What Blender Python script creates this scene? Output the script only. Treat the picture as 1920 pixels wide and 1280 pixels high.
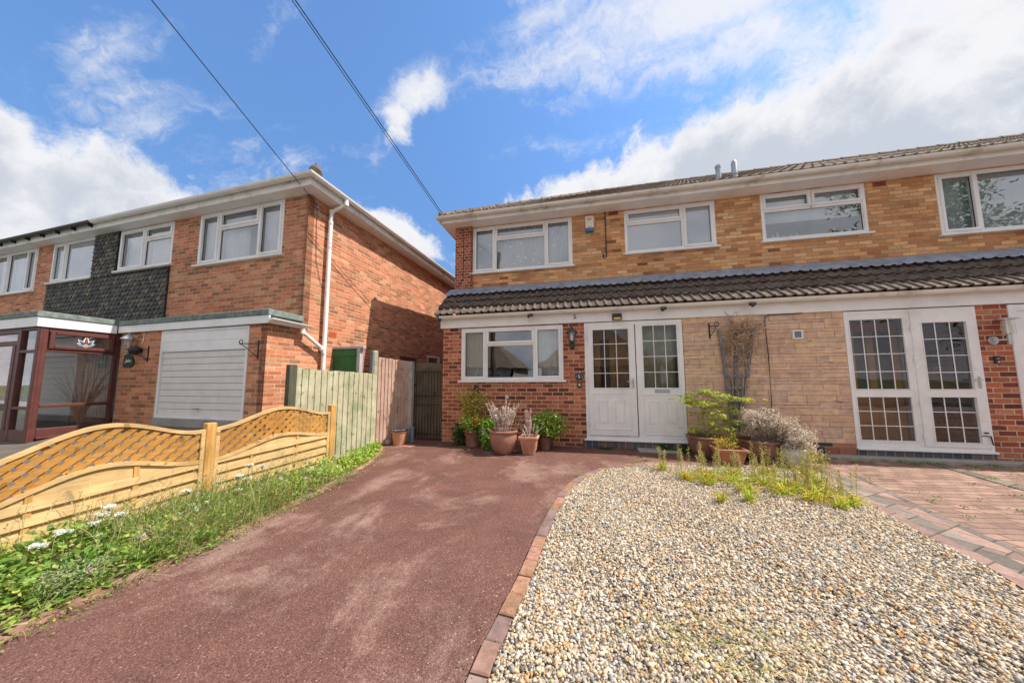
import bpy, bmesh, math, random
import numpy as np
from mathutils import Vector, Matrix
R_ = math.radians
scene = bpy.context.scene
for o in list(bpy.data.objects): bpy.data.objects.remove(o)
col = scene.collection

# ---------------------------------------------------------------- camera
def cam_axes(yaw, pitch, roll):
    cy, sy, cp, sp = math.cos(yaw), math.sin(yaw), math.cos(pitch), math.sin(pitch)
    f = Vector((sy*cp, cy*cp, sp)); r = Vector((cy, -sy, 0)); u = r.cross(f)
    c, s = math.cos(roll), math.sin(roll)
    return r*c+u*s, -r*s+u*c, f
cr, cu, cf = cam_axes(R_(-11.955), R_(5.191), R_(-0.304))
cd = bpy.data.cameras.new('camera'); cam = bpy.data.objects.new('camera', cd); col.objects.link(cam)
m = Matrix.Identity(4)
for i in range(3):
    m[i][0] = cr[i]; m[i][1] = cu[i]; m[i][2] = -cf[i]
m[2][3] = 1.22
cam.matrix_world = m
cd.sensor_width = 36; cd.lens = 36*562.24/1920; cd.shift_x = -9.15/1920; cd.shift_y = 22.87/1920
cd.clip_start = 0.05; cd.clip_end = 2000
scene.camera = cam

# ---------------------------------------------------------------- light
SUN_AZ, SUN_EL = R_(8), R_(53)      # azimuth measured from +X towards +Y
sd = Vector((math.cos(SUN_AZ)*math.cos(SUN_EL), math.sin(SUN_AZ)*math.cos(SUN_EL), math.sin(SUN_EL)))
sl = bpy.data.lights.new('sun', 'SUN'); sl.energy = 3.0; sl.angle = R_(0.53); sl.color = (1, .93, .82)
so = bpy.data.objects.new('sun', sl); col.objects.link(so)
so.rotation_euler = (-sd).to_track_quat('-Z', 'Y').to_euler()
scene.view_settings.view_transform = 'Standard'; scene.view_settings.look = 'None'
scene.view_settings.exposure = 1.12; scene.view_settings.gamma = 1

# ---------------------------------------------------------------- node helper
class NT:
    def __init__(s, tree): s.t = tree; s.n = tree.nodes; s.l = tree.links
    def node(s, typ, **kw):
        n = s.n.new(typ)
        for k, v in kw.items(): setattr(n, k, v)
        return n
    def link(s, a, b): s.l.new(a, b)
    def put(s, sock, v):
        if v is None: return
        if hasattr(v, 'links'): s.l.new(v, sock)
        else: sock.default_value = v
    def math(s, op, a, b=None, c=None, clamp=False):
        n = s.node('ShaderNodeMath', operation=op, use_clamp=clamp)
        s.put(n.inputs[0], a); s.put(n.inputs[1], b); s.put(n.inputs[2], c)
        return n.outputs[0]
    def vmath(s, op, a, b=None, scale=None):
        n = s.node('ShaderNodeVectorMath', operation=op)
        s.put(n.inputs[0], a); s.put(n.inputs[1], b)
        if scale is not None: s.put(n.inputs['Scale'], scale)
        return n.outputs[1] if op in ('LENGTH', 'DOT_PRODUCT', 'DISTANCE') else n.outputs[0]
    def comb(s, x=0, y=0, z=0):
        n = s.node('ShaderNodeCombineXYZ')
        for i, v in enumerate((x, y, z)): s.put(n.inputs[i], v)
        return n.outputs[0]
    def sep(s, v):
        n = s.node('ShaderNodeSeparateXYZ'); s.put(n.inputs[0], v); return n.outputs
    def noise(s, v, scale, detail=3, rough=.55, dist=0, out=0):
        n = s.node('ShaderNodeTexNoise'); s.put(n.inputs['Vector'], v)
        n.inputs['Scale'].default_value = scale; n.inputs['Detail'].default_value = detail
        n.inputs['Roughness'].default_value = rough; n.inputs['Distortion'].default_value = dist
        return n.outputs[out]
    def smooth(s, v, a, b, lo=0., hi=1.):
        n = s.node('ShaderNodeMapRange', interpolation_type='SMOOTHSTEP')
        s.put(n.inputs[0], v)
        for i, q in enumerate((a, b, lo, hi)): s.put(n.inputs[i+1], q)
        return n.outputs[0]
    def ramp(s, fac, stops, const=False):
        n = s.node('ShaderNodeValToRGB'); s.put(n.inputs[0], fac); e = n.color_ramp.elements
        if const: n.color_ramp.interpolation = 'CONSTANT'
        while len(e) > 1: e.remove(e[0])
        e[0].position = stops[0][0]; e[0].color = (*stops[0][1], 1)
        for p, c in stops[1:]:
            q = e.new(p); q.color = (*c, 1)
        return n.outputs[0]
    def mix(s, fac, a, b, typ='MIX'):
        n = s.node('ShaderNodeMix', data_type='RGBA', blend_type=typ)
        s.put(n.inputs[0], fac)
        for k, v in ((6, a), (7, b)):
            if isinstance(v, tuple) and len(v) == 3: v = (*v, 1)
            s.put(n.inputs[k], v)
        return n.outputs[2]
    def white(s, v, out='Value'):
        n = s.node('ShaderNodeTexWhiteNoise', noise_dimensions='3D'); s.put(n.inputs['Vector'], v); return n.outputs[out]
    def obj(s): return s.node('ShaderNodeTexCoord').outputs['Object']

def material(name):
    mt = bpy.data.materials.new(name); mt.use_nodes = True
    T = NT(mt.node_tree); T.bsdf = T.n['Principled BSDF']; T.out = T.n['Material Output']
    return mt, T
def bump(T, h, strength=.5, dist=.01, normal=None):
    n = T.node('ShaderNodeBump'); n.inputs['Strength'].default_value = strength; n.inputs['Distance'].default_value = dist
    T.put(n.inputs['Height'], h)
    if normal is not None: T.put(n.inputs['Normal'], normal)
    return n.outputs[0]

# ---------------------------------------------------------------- world: Nishita sky with clouds laid out by direction
w = bpy.data.worlds.new('World'); scene.world = w; w.use_nodes = True
W = NT(w.node_tree); bg = W.n['Background']
sky = W.node('ShaderNodeTexSky', sky_type='NISHITA', sun_disc=False)
sky.sun_elevation = SUN_EL; sky.sun_rotation = R_(90)-SUN_AZ
sky.air_density = 1.0; sky.dust_density = .4; sky.ozone_density = 2.2
dirv = W.node('ShaderNodeTexCoord').outputs['Generated']
dx, dy, dz = W.sep(dirv)
sy_ = W.math('MAXIMUM', dy, .06)
u = W.math('DIVIDE', dx, sy_); v = W.math('DIVIDE', dz, sy_)
chart = W.comb(u, v, 0)
def blob(cx, cy, ang, rx, ry, gain=1.0, soft=1.0):
    mp = W.node('ShaderNodeMapping', vector_type='TEXTURE')
    mp.inputs['Location'].default_value = (cx, cy, 0); mp.inputs['Rotation'].default_value = (0, 0, R_(ang))
    mp.inputs['Scale'].default_value = (rx, ry, 1)
    W.link(chart, mp.inputs[0])
    L = W.vmath('LENGTH', mp.outputs[0])
    return W.math('MULTIPLY', W.math('SUBTRACT', 1.0, L), gain)
warp = W.vmath('SUBTRACT', W.noise(dirv, 5, 5, .6, out=1), (.5, .5, .5))
wd = W.vmath('ADD', dirv, W.vmath('SCALE', warp, scale=.10))
n_big = W.noise(wd, 4.2, 9, .60)
n_fine = W.noise(wd, 15, 7, .66)
# stretched (wind drawn) noise for cirrus
zc = W.math('ADD', W.math('MAXIMUM', dz, 0), .12)
px_ = W.math('DIVIDE', dx, zc); py_ = W.math('DIVIDE', dy, zc)
mpc = W.node('ShaderNodeMapping'); mpc.inputs['Rotation'].default_value = (0, 0, R_(-62)); mpc.inputs['Scale'].default_value = (.9, 3.6, 1)
W.link(W.comb(px_, py_, 0), mpc.inputs[0])
n_cir = W.noise(W.vmath('ADD', mpc.outputs[0], W.vmath('SCALE', warp, scale=1.0)), 1.5, 9, .66)
def mx(*a):
    r = a[0]
    for b in a[1:]: r = W.math('MAXIMUM', r, b)
    return r
cum = mx(blob(.50, .62, 3, .58, .32, 1.7), blob(.95, .66, 4, .75, .42, 1.7), blob(.10, .60, 0, .34, .15, 1.3),
         blob(1.30, .70, 0, .8, .50, 1.7), blob(.98, .98, 20, .50, .09, .8), blob(.9, .45, 0, .8, .3, 1.6),
         blob(-.63, 1.10, 60, .19, .15, .62), blob(-.56, 1.20, 30, .14, .12, .5),
         blob(-2.45, .84, -27, 1.6, .46, 1.45), blob(-3.7, 1.28, -27, 1.4, .66, 1.6), blob(-2.6, .6, -10, 1.4, .4, 1.5), blob(-.72, .55, -18, .42, .14, 1.3))
cir = mx(blob(-.62, 1.14, 20, .22, .18, 1.15), blob(.50, 1.25, 6, 1.1, .34, 1.25), blob(1.25, 1.10, 12, .95, .48, 1.5), blob(-2.5, 1.80, -12, .55, .24, .62), blob(-2.1, 1.30, -24, 1.2, .30, .72),
         blob(-1.38, 1.62, 50, .32, .15, .48), blob(-.12, 1.36, 10, .36, .17, 1.05), blob(.95, .80, 0, .9, .36, .6))
back = W.math('MULTIPLY', W.smooth(dy, .30, -.10), 1.15)       # unseen near-overcast behind, thickened for grey window reflections and fill on the fronts
cum_d = W.math('ADD', mx(cum, W.math('SUBTRACT', back, .35)), W.math('MULTIPLY', W.math('SUBTRACT', n_big, .5), 1.9))
cum_d = W.math('ADD', cum_d, W.math('MULTIPLY', W.math('SUBTRACT', n_fine, .5), 1.0))
cir_d = W.math('ADD', cir, W.math('MULTIPLY', W.math('SUBTRACT', n_cir, .50), 3.4))
a_cum = W.math('MULTIPLY', W.smooth(cum_d, .12, .50), .98)
a_cir = W.math('MULTIPLY', W.smooth(cir_d, .0, 1.25), .88)
alpha = W.math('SUBTRACT', 1.0, W.math('MULTIPLY', W.math('SUBTRACT', 1.0, a_cum), W.math('SUBTRACT', 1.0, a_cir)))
body = W.noise(W.vmath('ADD', wd, (.03, .01, .07)), 6.5, 8, .62)
thick = W.smooth(W.math('ADD', cum_d, W.math('MULTIPLY', W.math('SUBTRACT', body, .5), 2.6)), .35, 1.35)
CW = 2.75
ccol = W.mix(thick, (CW*1.12, CW*1.12, CW*1.15, 1), (CW*.74, CW*.79, CW*.89, 1))
skyc = W.mix(1.0, sky.outputs[0], (.62, .79, .93, 1), 'MULTIPLY')
skyc = W.vmath('SCALE', skyc, scale=W.smooth(dz, .05, .75, .52, 1.0))
final = W.mix(alpha, skyc, ccol)
W.link(final, bg.inputs[0]); bg.inputs[1].default_value = .138

# ---------------------------------------------------------------- materials
def plain(name, c, rough=.6, metal=0, var=.12, scale=6, bumpk=0, spec=.5, dirt=None):
    mt, T = material(name); o = T.obj()
    n = T.noise(o, scale, 5, .6)
    k = T.smooth(n, .25, .75, 1-var, 1+var)
    cc = T.vmath('SCALE', tuple(c), scale=k)
    if dirt:
        d = T.smooth(T.noise(o, scale*.6, 6, .7), .5, .72)
        cc = T.mix(T.math('MULTIPLY', d, dirt[1]), cc, tuple(dirt[0]))
    T.link(cc, T.bsdf.inputs['Base Color'])
    T.bsdf.inputs['Roughness'].default_value = rough; T.bsdf.inputs['Metallic'].default_value = metal
    T.bsdf.inputs['Specular IOR Level'].default_value = spec
    if bumpk: T.link(bump(T, T.noise(o, scale*8, 4, .6), bumpk, .004), T.bsdf.inputs['Normal'])
    return mt

def brick(name, bw, bh, joint, stops, mortar, rough=.85, horizontal=False, ang=0, bumpk=.8, streak=0., stain=None, u_off=0., v_off=0., moss=None, batch=0.):
    mt, T = material(name); o = T.obj()
    if horizontal:
        mp = T.node('ShaderNodeMapping'); mp.inputs['Rotation'].default_value = (0, 0, R_(ang)); T.link(o, mp.inputs[0])
        x, y, z = T.sep(mp.outputs[0]); uu, vv = x, y
    else:
        x, y, z = T.sep(o); uu, vv = T.math('ADD', x, y), z
    wob = T.vmath('SUBTRACT', T.noise(o, 9, 3, .5, out=1), (.5, .5, .5)); wx, wy, wz = T.sep(wob)
    uu = T.math('ADD', T.math('ADD', uu, u_off), T.math('MULTIPLY', wx, .006))
    vv = T.math('ADD', T.math('ADD', vv, v_off), T.math('MULTIPLY', wy, .005))
    V = T.math('DIVIDE', vv, bh); row = T.math('FLOOR', V); fv = T.math('FRACT', V)
    U = T.math('ADD', T.math('DIVIDE', uu, bw), T.math('FRACT', T.math('MULTIPLY', row, .5)))
    U = T.math('ADD', U, T.math('MULTIPLY', T.white(T.comb(row, 3.3, 0)), .12))
    cl = T.math('FLOOR', U); fu = T.math('FRACT', U)
    du = T.math('MULTIPLY', T.math('MINIMUM', fu, T.math('SUBTRACT', 1.0, fu)), bw)
    dv = T.math('MULTIPLY', T.math('MINIMUM', fv, T.math('SUBTRACT', 1.0, fv)), bh)
    d = T.math('ADD', T.math('MINIMUM', du, dv), T.math('MULTIPLY', T.math('SUBTRACT', T.noise(o, 70, 3, .6), .5), .005))
    mask = T.smooth(d, joint*.5-.0015, joint*.5+.002)
    cell = T.comb(cl, row, 7.0)
    rnd = T.white(cell)
    if batch: rnd = T.math('ADD', T.math('MULTIPLY', rnd, 1-batch), T.math('MULTIPLY', T.smooth(T.noise(o, .8, 3, .5), .3, .7), batch))
    bc = T.ramp(rnd, stops)
    r2 = T.white(T.comb(row, cl, 2.0))
    bc = T.vmath('SCALE', bc, scale=T.smooth(r2, 0, 1, .82, 1.16))
    n1 = T.noise(o, 38, 5, .65)
    bc = T.vmath('SCALE', bc, scale=T.smooth(n1, .2, .8, .78, 1.2))
    if streak:
        mp2 = T.node('ShaderNodeMapping'); mp2.inputs['Scale'].default_value = (1, 1, 6); T.link(o, mp2.inputs[0])
        s_ = T.smooth(T.noise(mp2.outputs[0], 16, 4, .6), .55, .7)
        bc = T.mix(T.math('MULTIPLY', s_, streak), bc, (.035, .02, .02))
    mc = T.vmath('SCALE', tuple(mortar), scale=T.smooth(T.noise(o, 6, 4, .6), .3, .7, .8, 1.15))
    cc = T.mix(mask, mc, bc)
    big = T.smooth(T.noise(o, .9, 6, .65), .3, .75, 1.08, .86)
    cc = T.vmath('SCALE', cc, scale=big)
    if stain:
        s_ = T.smooth(T.noise(o, stain[2], 6, .7), .52, .72)
        cc = T.mix(T.math('MULTIPLY', s_, stain[1]), cc, tuple(stain[0]))
    if moss:
        s_ = T.math('MULTIPLY', T.math('SUBTRACT', 1.0, mask), T.smooth(T.noise(o, 2.2, 5, .7), .50, .62))
        cc = T.mix(T.math('MULTIPLY', s_, .85), cc, tuple(moss))
    T.link(cc, T.bsdf.inputs['Base Color']); T.bsdf.inputs['Roughness'].default_value = rough
    T.bsdf.inputs['Specular IOR Level'].default_value = .3
    h = T.math('ADD', T.math('MULTIPLY', mask, 1.0), T.math('MULTIPLY', n1, .35))
    T.link(bump(T, h, bumpk, .006), T.bsdf.inputs['Normal'])
    return mt

def attr_mat(name, rough=.7, transl=0., spec=.3, var=.2, scale=40, bumpk=0, scar=False):
    mt, T = material(name)
    a = T.node('ShaderNodeAttribute', attribute_name='Col').outputs['Color']
    cc = T.vmath('SCALE', a, scale=T.smooth(T.noise(T.obj(), scale, 4, .6), .25, .75, 1-var, 1+var))
    if scar:      # drawn out grey-brown lichen scars along the bedding
        mp = T.node('ShaderNodeMapping'); mp.inputs['Scale'].default_value = (1, 1, 4.5); T.link(T.obj(), mp.inputs[0])
        sn = T.math('ADD', T.noise(mp.outputs[0], 3.2, 3, .5), T.math('MULTIPLY', T.math('SUBTRACT', T.noise(mp.outputs[0], 18, 3, .6), .5), .22))
        cc = T.mix(T.math('MULTIPLY', T.smooth(sn, .655, .70), .6), cc, (.17, .13, .10))
        cc = T.vmath('SCALE', cc, scale=T.smooth(T.noise(mp.outputs[0], 7, 5, .6), .3, .7, .88, 1.1))
    T.link(cc, T.bsdf.inputs['Base Color']); T.bsdf.inputs['Roughness'].default_value = rough
    T.bsdf.inputs['Specular IOR Level'].default_value = spec
    if bumpk: T.link(bump(T, T.noise(T.obj(), scale*2, 3, .6), bumpk, .004), T.bsdf.inputs['Normal'])
    if transl:
        tr = T.node('ShaderNodeBsdfTranslucent'); T.link(T.vmath('MULTIPLY', cc, (1.1, 1.2, .6)), tr.inputs[0])
        mx_ = T.node('ShaderNodeMixShader'); mx_.inputs[0].default_value = transl
        T.link(T.bsdf.outputs[0], mx_.inputs[1]); T.link(tr.outputs[0], mx_.inputs[2]); T.link(mx_.outputs[0], T.out.inputs[0])
    return mt

def wood(name, c1, c2, axis=0, scale=1., rough=.75, knots=True, stain=None):
    mt, T = material(name); o = T.obj()
    sc = [22, 22, 22]; sc[axis] = 1.3
    mp = T.node('ShaderNodeMapping'); mp.inputs['Scale'].default_value = [q*scale for q in sc]; T.link(o, mp.inputs[0])
    g = T.noise(mp.outputs[0], 1.6, 5, .6, 1.2)
    cc = T.mix(T.smooth(g, .3, .7), tuple(c1), tuple(c2))
    cc = T.vmath('SCALE', cc, scale=T.smooth(T.noise(o, 3, 4, .6), .3, .7, .82, 1.14))
    if knots:
        k = T.smooth(T.noise(o, 13, 1, .3), .69, .73); cc = T.mix(T.math('MULTIPLY', k, .6), cc, tuple(q*.35 for q in c1))
    if stain:
        s_ = T.smooth(T.noise(o, stain[2], 5, .7), .45, .68); cc = T.mix(T.math('MULTIPLY', s_, stain[1]), cc, tuple(stain[0]))
    T.link(cc, T.bsdf.inputs['Base Color']); T.bsdf.inputs['Roughness'].default_value = rough
    T.bsdf.inputs['Specular IOR Level'].default_value = .25
    T.link(bump(T, g, .35, .003), T.bsdf.inputs['Normal'])
    return mt

def glass(name, tint=(1, 1, 1), extra=.06, frosted=False):
    mt, T = material(name)
    T.n.remove(T.bsdf)
    fr = T.node('ShaderNodeFresnel'); fr.inputs[0].default_value = 1.6
    fac = T.math('ADD', T.math('MULTIPLY', fr.outputs[0], 1.3), extra, clamp=True)
    gl = T.node('ShaderNodeBsdfGlossy'); gl.inputs['Roughness'].default_value = .0; gl.inputs[0].default_value = (.95, .97, 1, 1)
    nb = bump(T, T.noise(T.obj(), 1.7, 2, .5), .12, .02); T.link(nb, gl.inputs['Normal'])
    mx_ = T.node('ShaderNodeMixShader'); T.link(fac, mx_.inputs[0])
    if frosted:
        d = T.node('ShaderNodeBsdfDiffuse'); d.inputs[0].default_value = (*tint, 1); T.link(d.outputs[0], mx_.inputs[1])
    else:
        t = T.node('ShaderNodeBsdfTransparent'); t.inputs[0].default_value = (*tint, 1); T.link(t.outputs[0], mx_.inputs[1])
    T.link(gl.outputs[0], mx_.inputs[2]); T.link(mx_.outputs[0], T.out.inputs[0])
    return mt

M = {}
M['buff'] = brick('buff_brick', .205, .0675, .008, [(0, (.20, .06, .035)), (.04, (.30, .09, .045)), (.10, (.48, .20, .085)), (.35, (.60, .295, .125)), (.7, (.66, .36, .17)), (1, (.73, .45, .24))], (.40, .27, .18), batch=.15, stain=((.20, .11, .07), .28, 1.4))
M['redr'] = brick('rustic_red_brick', .205, .0775, .014, [(0, (.13, .04, .03)), (.2, (.24, .06, .04)), (.45, (.40, .105, .055)), (.75, (.49, .15, .08)), (1, (.54, .21, .11))], (.56, .41, .29), streak=.6)
M['pier'] = brick('pier_brick', .115, .0675, .012, [(0, (.22, .05, .035)), (.5, (.36, .085, .045)), (1, (.45, .13, .07))], (.55, .40, .28), streak=.5)
M['redl'] = brick('multi_red_brick', .205, .0665, .010, [(0, (.20, .10, .055)), (.12, (.36, .17, .085)), (.3, (.50, .17, .085)), (.55, (.58, .22, .11)), (.8, (.62, .26, .14)), (.93, (.60, .30, .17)), (1, (.50, .34, .14))], (.60, .42, .30), batch=.1)
M['bluebrick'] = brick('blue_engineering_brick', .115, .155, .012, [(0, (.06, .065, .085)), (.6, (.10, .105, .13)), (1, (.20, .12, .10))], (.30, .26, .22))
M['plinth'] = brick('plinth_brick', .205, .155, .012, [(0, (.05, .055, .075)), (.45, (.06, .065, .08)), (.5, (.36, .11, .07)), (1, (.42, .17, .11))], (.36, .28, .22))
M['paver'] = brick('block_paving', .185, .098, .010, [(0, (.24, .145, .115)), (.5, (.31, .185, .145)), (1, (.37, .23, .18))], (.12, .09, .06), horizontal=True, ang=-8, moss=(.09, .13, .03), stain=((.26, .18, .14), .6, 1.6))
M['paverband'] = brick('grey_setts', .185, .20, .010, [(0, (.16, .135, .115)), (1, (.24, .20, .17))], (.09, .08, .06), horizontal=True, ang=-32, stain=((.12, .12, .09), .6, 3))
M['paverpink'] = brick('pink_setts', .185, .30, .008, [(0, (.25, .155, .13)), (1, (.34, .22, .185))], (.14, .10, .07), horizontal=True, ang=-32, stain=((.25, .18, .15), .5, 4))
M['upvc'] = plain('white_upvc', (.82, .81, .81), .35, var=.05, scale=4, dirt=((.55, .50, .43), .35))
M['upvc_dirty'] = plain('weathered_white_upvc', (.78, .76, .72), .5, var=.06, scale=4, dirt=((.36, .28, .18), .75))
M['gutter_white'] = plain('white_gutter_plastic', (.80, .79, .77), .4, var=.05, scale=4, dirt=((.5, .45, .35), .4))
M['black'] = plain('black_plastic', (.018, .018, .02), .4, var=.2)
M['darkmetal'] = plain('dark_iron', (.03, .028, .027), .55, metal=.3, var=.3, scale=20)
M['chrome'] = plain('brushed_steel', (.55, .55, .56), .3, metal=.9, var=.1)
M['flue'] = plain('flue_metal', (.36, .39, .43), .45, metal=.4, var=.15, scale=8)
M['lead'] = plain('lead_flashing', (.26, .30, .38), .5, metal=.25, var=.3, scale=7, bumpk=.4, dirt=((.42, .43, .46), .5))
M['tile'] = plain('brown_concrete_tile', (.105, .076, .062), .85, var=.6, scale=9, bumpk=.6, dirt=((.22, .165, .13), .6))
M['tileroof'] = plain('lichen_concrete_tile', (.17, .125, .095), .9, var=.4, scale=7, bumpk=.6, dirt=((.33, .27, .15), .5))
M['tilehung'] = plain('charcoal_hung_tile', (.050, .046, .047), .7, var=.6, scale=16, bumpk=.5, dirt=((.26, .22, .14), .6))
M['felt'] = plain('mineral_felt', (.17, .21, .195), .9, var=.35, scale=14, bumpk=.8, dirt=((.36, .40, .37), .5))
M['mahogany'] = plain('mahogany_upvc', (.11, .032, .026), .5, var=.22, scale=9)
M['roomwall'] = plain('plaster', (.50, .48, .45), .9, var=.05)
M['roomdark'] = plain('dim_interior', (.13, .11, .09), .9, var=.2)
M['net'] = plain('net_curtain', (.78, .79, .82), .95, var=.06, scale=14)
M['curtain'] = plain('cream_curtain', (.74, .73, .66), .95, var=.06)
M['blind'] = plain('fabric_blind', (.72, .76, .78), .95, var=.04)
M['tan_door'] = wood('oak_door', (.72, .34, .11), (.80, .44, .17), 2, knots=False)
M['glass'] = glass('window_glass', (.95, .97, .98), .16)
M['glass_lattice'] = glass('door_glass', (.94, .95, .95), .0)
M['frost'] = glass('obscured_glass', (.27, .30, .34), .14, True)
M['concrete'] = plain('concrete', (.33, .31, .28), .9, var=.2, scale=5, bumpk=.5)
M['concpost'] = plain('concrete_post', (.40, .37, .33), .9, var=.2, scale=9, bumpk=.5)
M['terracotta'] = plain('terracotta', (.40, .155, .095), .7, var=.18, scale=7, bumpk=.25, dirt=((.55, .33, .24), .35))
M['terrapale'] = plain('pale_terracotta', (.56, .27, .17), .85, var=.15, scale=12, bumpk=.5, dirt=((.62, .45, .33), .4))
M['brownpot'] = plain('glazed_brown_pot', (.22, .105, .075), .42, var=.3, scale=5, dirt=((.42, .30, .24), .4))
M['glazedpot'] = plain('glazed_terracotta', (.33, .155, .115), .38, var=.16, scale=5, bumpk=.1, dirt=((.50, .30, .23), .35))
M['greyurn'] = plain('weathered_pale_urn', (.46, .44, .41), .85, var=.25, scale=9, bumpk=.5)
M['soil'] = plain('soil', (.10, .065, .045), 1, var=.5, scale=18, bumpk=1.0)
M['soilred'] = plain('bed_soil', (.16, .095, .065), 1, var=.5, scale=14, bumpk=1.0, dirt=((.30, .20, .14), .6))
M['greentank'] = plain('green_plastic', (.03, .17, .09), .4, var=.08)
M['greendoor'] = wood('green_painted_boards', (.045, .15, .05), (.055, .18, .065), 2, knots=False)
M['greywood'] = wood('grey_weathered_wood', (.15, .15, .16), (.24, .24, .25), 2)
M['fence_side'] = wood('algae_fence_boards', (.40, .38, .25), (.54, .50, .36), 2, stain=((.19, .25, .11), .8, 2.2))
M['fence_red'] = wood('reddish_fence_boards', (.42, .25, .20), (.54, .36, .29), 2, stain=((.62, .50, .40), .5, 4))
M['gatewood'] = wood('dark_gate_boards', (.11, .08, .06), (.17, .125, .09), 2, stain=((.14, .12, .09), .6, 3))
M['pine'] = wood('treated_pine', (.53, .33, .13), (.68, .47, .23), 1, rough=.7, stain=((.36, .27, .15), .45, 2.6))
M['pinelath'] = wood('trellis_lath', (.38, .17, .035), (.55, .28, .07), 1, rough=.7, stain=((.30, .18, .07), .5, 5))
M['pinev'] = wood('treated_pine_post', (.46, .23, .06), (.62, .36, .12), 2, rough=.7)
M['stem'] = plain('stem', (.16, .13, .07), .8, var=.3)
M['twig'] = plain('pale_twig', (.42, .32, .24), .85, var=.3, scale=20)
M['leaf'] = attr_mat('leaf', .55, .35, .35)
M['petal'] = attr_mat('petal', .6, .25, .2)
M['dry'] = attr_mat('dry_plant', .9, .15, .1)
M['stones'] = attr_mat('pebbles', .6, 0, .4, var=.22, scale=60)
M['cladding'] = attr_mat('reconstituted_stone', .9, 0, .2, var=.16, scale=9, bumpk=.5, scar=True)
M['kerbblock'] = attr_mat('kerb_block', .85, 0, .2, var=.25, scale=16, bumpk=.4)

def tarmac():
    mt, T = material('red_tarmac'); o = T.obj()
    vo = T.node('ShaderNodeTexVoronoi'); vo.inputs['Scale'].default_value = 210; T.link(o, vo.inputs['Vector'])
    cell = T.white(vo.outputs['Position'])
    wm = T.node('ShaderNodeMapping'); wm.inputs['Rotation'].default_value = (0, 0, R_(-38)); wm.inputs['Scale'].default_value = (1.35, .85, 1); T.link(o, wm.inputs[0])
    worn = T.smooth(T.math('ADD', T.noise(wm.outputs[0], .95, 7, .66, .6), T.math('MULTIPLY', T.math('SUBTRACT', T.noise(o, 9, 4, .7), .5), .22)), .49, .66)
    base = T.ramp(cell, [(0, (.085, .040, .034)), (.45, (.145, .068, .056)), (.85, (.20, .10, .082)), (.985, (.24, .13, .11)), (1, (.44, .34, .30))])
    wc = T.ramp(cell, [(0, (.20, .12, .10)), (.6, (.36, .235, .20)), (.95, (.44, .31, .27)), (1, (.52, .43, .38))])
    cc = T.mix(T.math('MULTIPLY', worn, .66), base, wc)
    cc = T.vmath('SCALE', cc, scale=T.smooth(T.noise(o, 2.3, 6, .65), .3, .72, 1.12, .80)); cc = T.vmath('MULTIPLY', cc, (1.0, .97, .93))
    pv = T.smooth(T.noise(o, 30, 2, .5), .77, .79); cc = T.mix(T.math('MULTIPLY', pv, .5), cc, (.50, .42, .38))
    T.link(cc, T.bsdf.inputs['Base Color']); T.bsdf.inputs['Roughness'].default_value = .85; T.bsdf.inputs['Specular IOR Level'].default_value = .25
    h = T.math('ADD', vo.outputs['Distance'], T.math('MULTIPLY', T.noise(o, 60, 4, .6), .4))
    T.link(bump(T, h, .55, .004), T.bsdf.inputs['Normal'])
    return mt
M['tarmac'] = tarmac()
def gravel_base():
    mt, T = material('gravel_bed'); o = T.obj()
    vo = T.node('ShaderNodeTexVoronoi'); vo.inputs['Scale'].default_value = 55; T.link(o, vo.inputs['Vector'])
    cc = T.ramp(T.white(vo.outputs['Position']), [(0, (.14, .11, .08)), (.5, (.32, .25, .18)), (1, (.5, .44, .36))])
    T.link(cc, T.bsdf.inputs['Base Color']); T.bsdf.inputs['Roughness'].default_value = .9
    return mt
M['gravelbase'] = gravel_base()
def dotted_net():
    mt, T = material('dotted_net_curtain'); o = T.obj()
    x, y, z = T.sep(o)
    vo = T.node('ShaderNodeTexVoronoi'); vo.inputs['Scale'].default_value = 6.5; vo.inputs['Randomness'].default_value = .75
    T.link(T.comb(x, 0, z), vo.inputs['Vector'])
    d = T.smooth(vo.outputs['Distance'], .16, .22)
    T.link(T.mix(d, (.95, .95, .96), (.60, .61, .64)), T.bsdf.inputs['Base Color']); T.bsdf.inputs['Roughness'].default_value = .95
    return mt
M['dotnet'] = dotted_net()

# ---------------------------------------------------------------- mesh building
LYAW = R_(-2.371)
class Fr:          # a frame: where its origin stands and how it is turned
    def __init__(s, o, rz): s.o = Vector(o); s.rz = rz
    def world(s, p):
        p = Vector(p); c, q = math.cos(s.rz), math.sin(s.rz)
        return Vector((c*p.x-q*p.y, q*p.x+c*p.y, p.z))+s.o
RF = Fr((0, 0, 0), 0); LF = Fr((0, 0, 0), LYAW)
ORG = {}
def setp(o, label=None, cat=None, group=None, kind=None):
    if label: o['label'] = label
    if cat: o['category'] = cat
    if group: o['group'] = group
    if kind: o['kind'] = kind
    return o
def thing(name, base, label, cat, group=None, fr=RF):
    o = bpy.data.objects.new(name, None); col.objects.link(o); o.empty_display_size = .1
    o.location = fr.world(base); o.rotation_euler = (0, 0, fr.rz)
    ORG[o.name] = (Vector(base), fr); o['_t'] = 1; del o['_t']
    return setp(o, label, cat, group)
def copy_tree(o, parent=None):
    c = o.copy(); col.objects.link(c); c.parent = parent
    if o.name in ORG: ORG[c.name] = ORG[o.name]
    for ch in [x for x in bpy.data.objects if x.parent == o]: copy_tree(ch, c)
    return c
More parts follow.
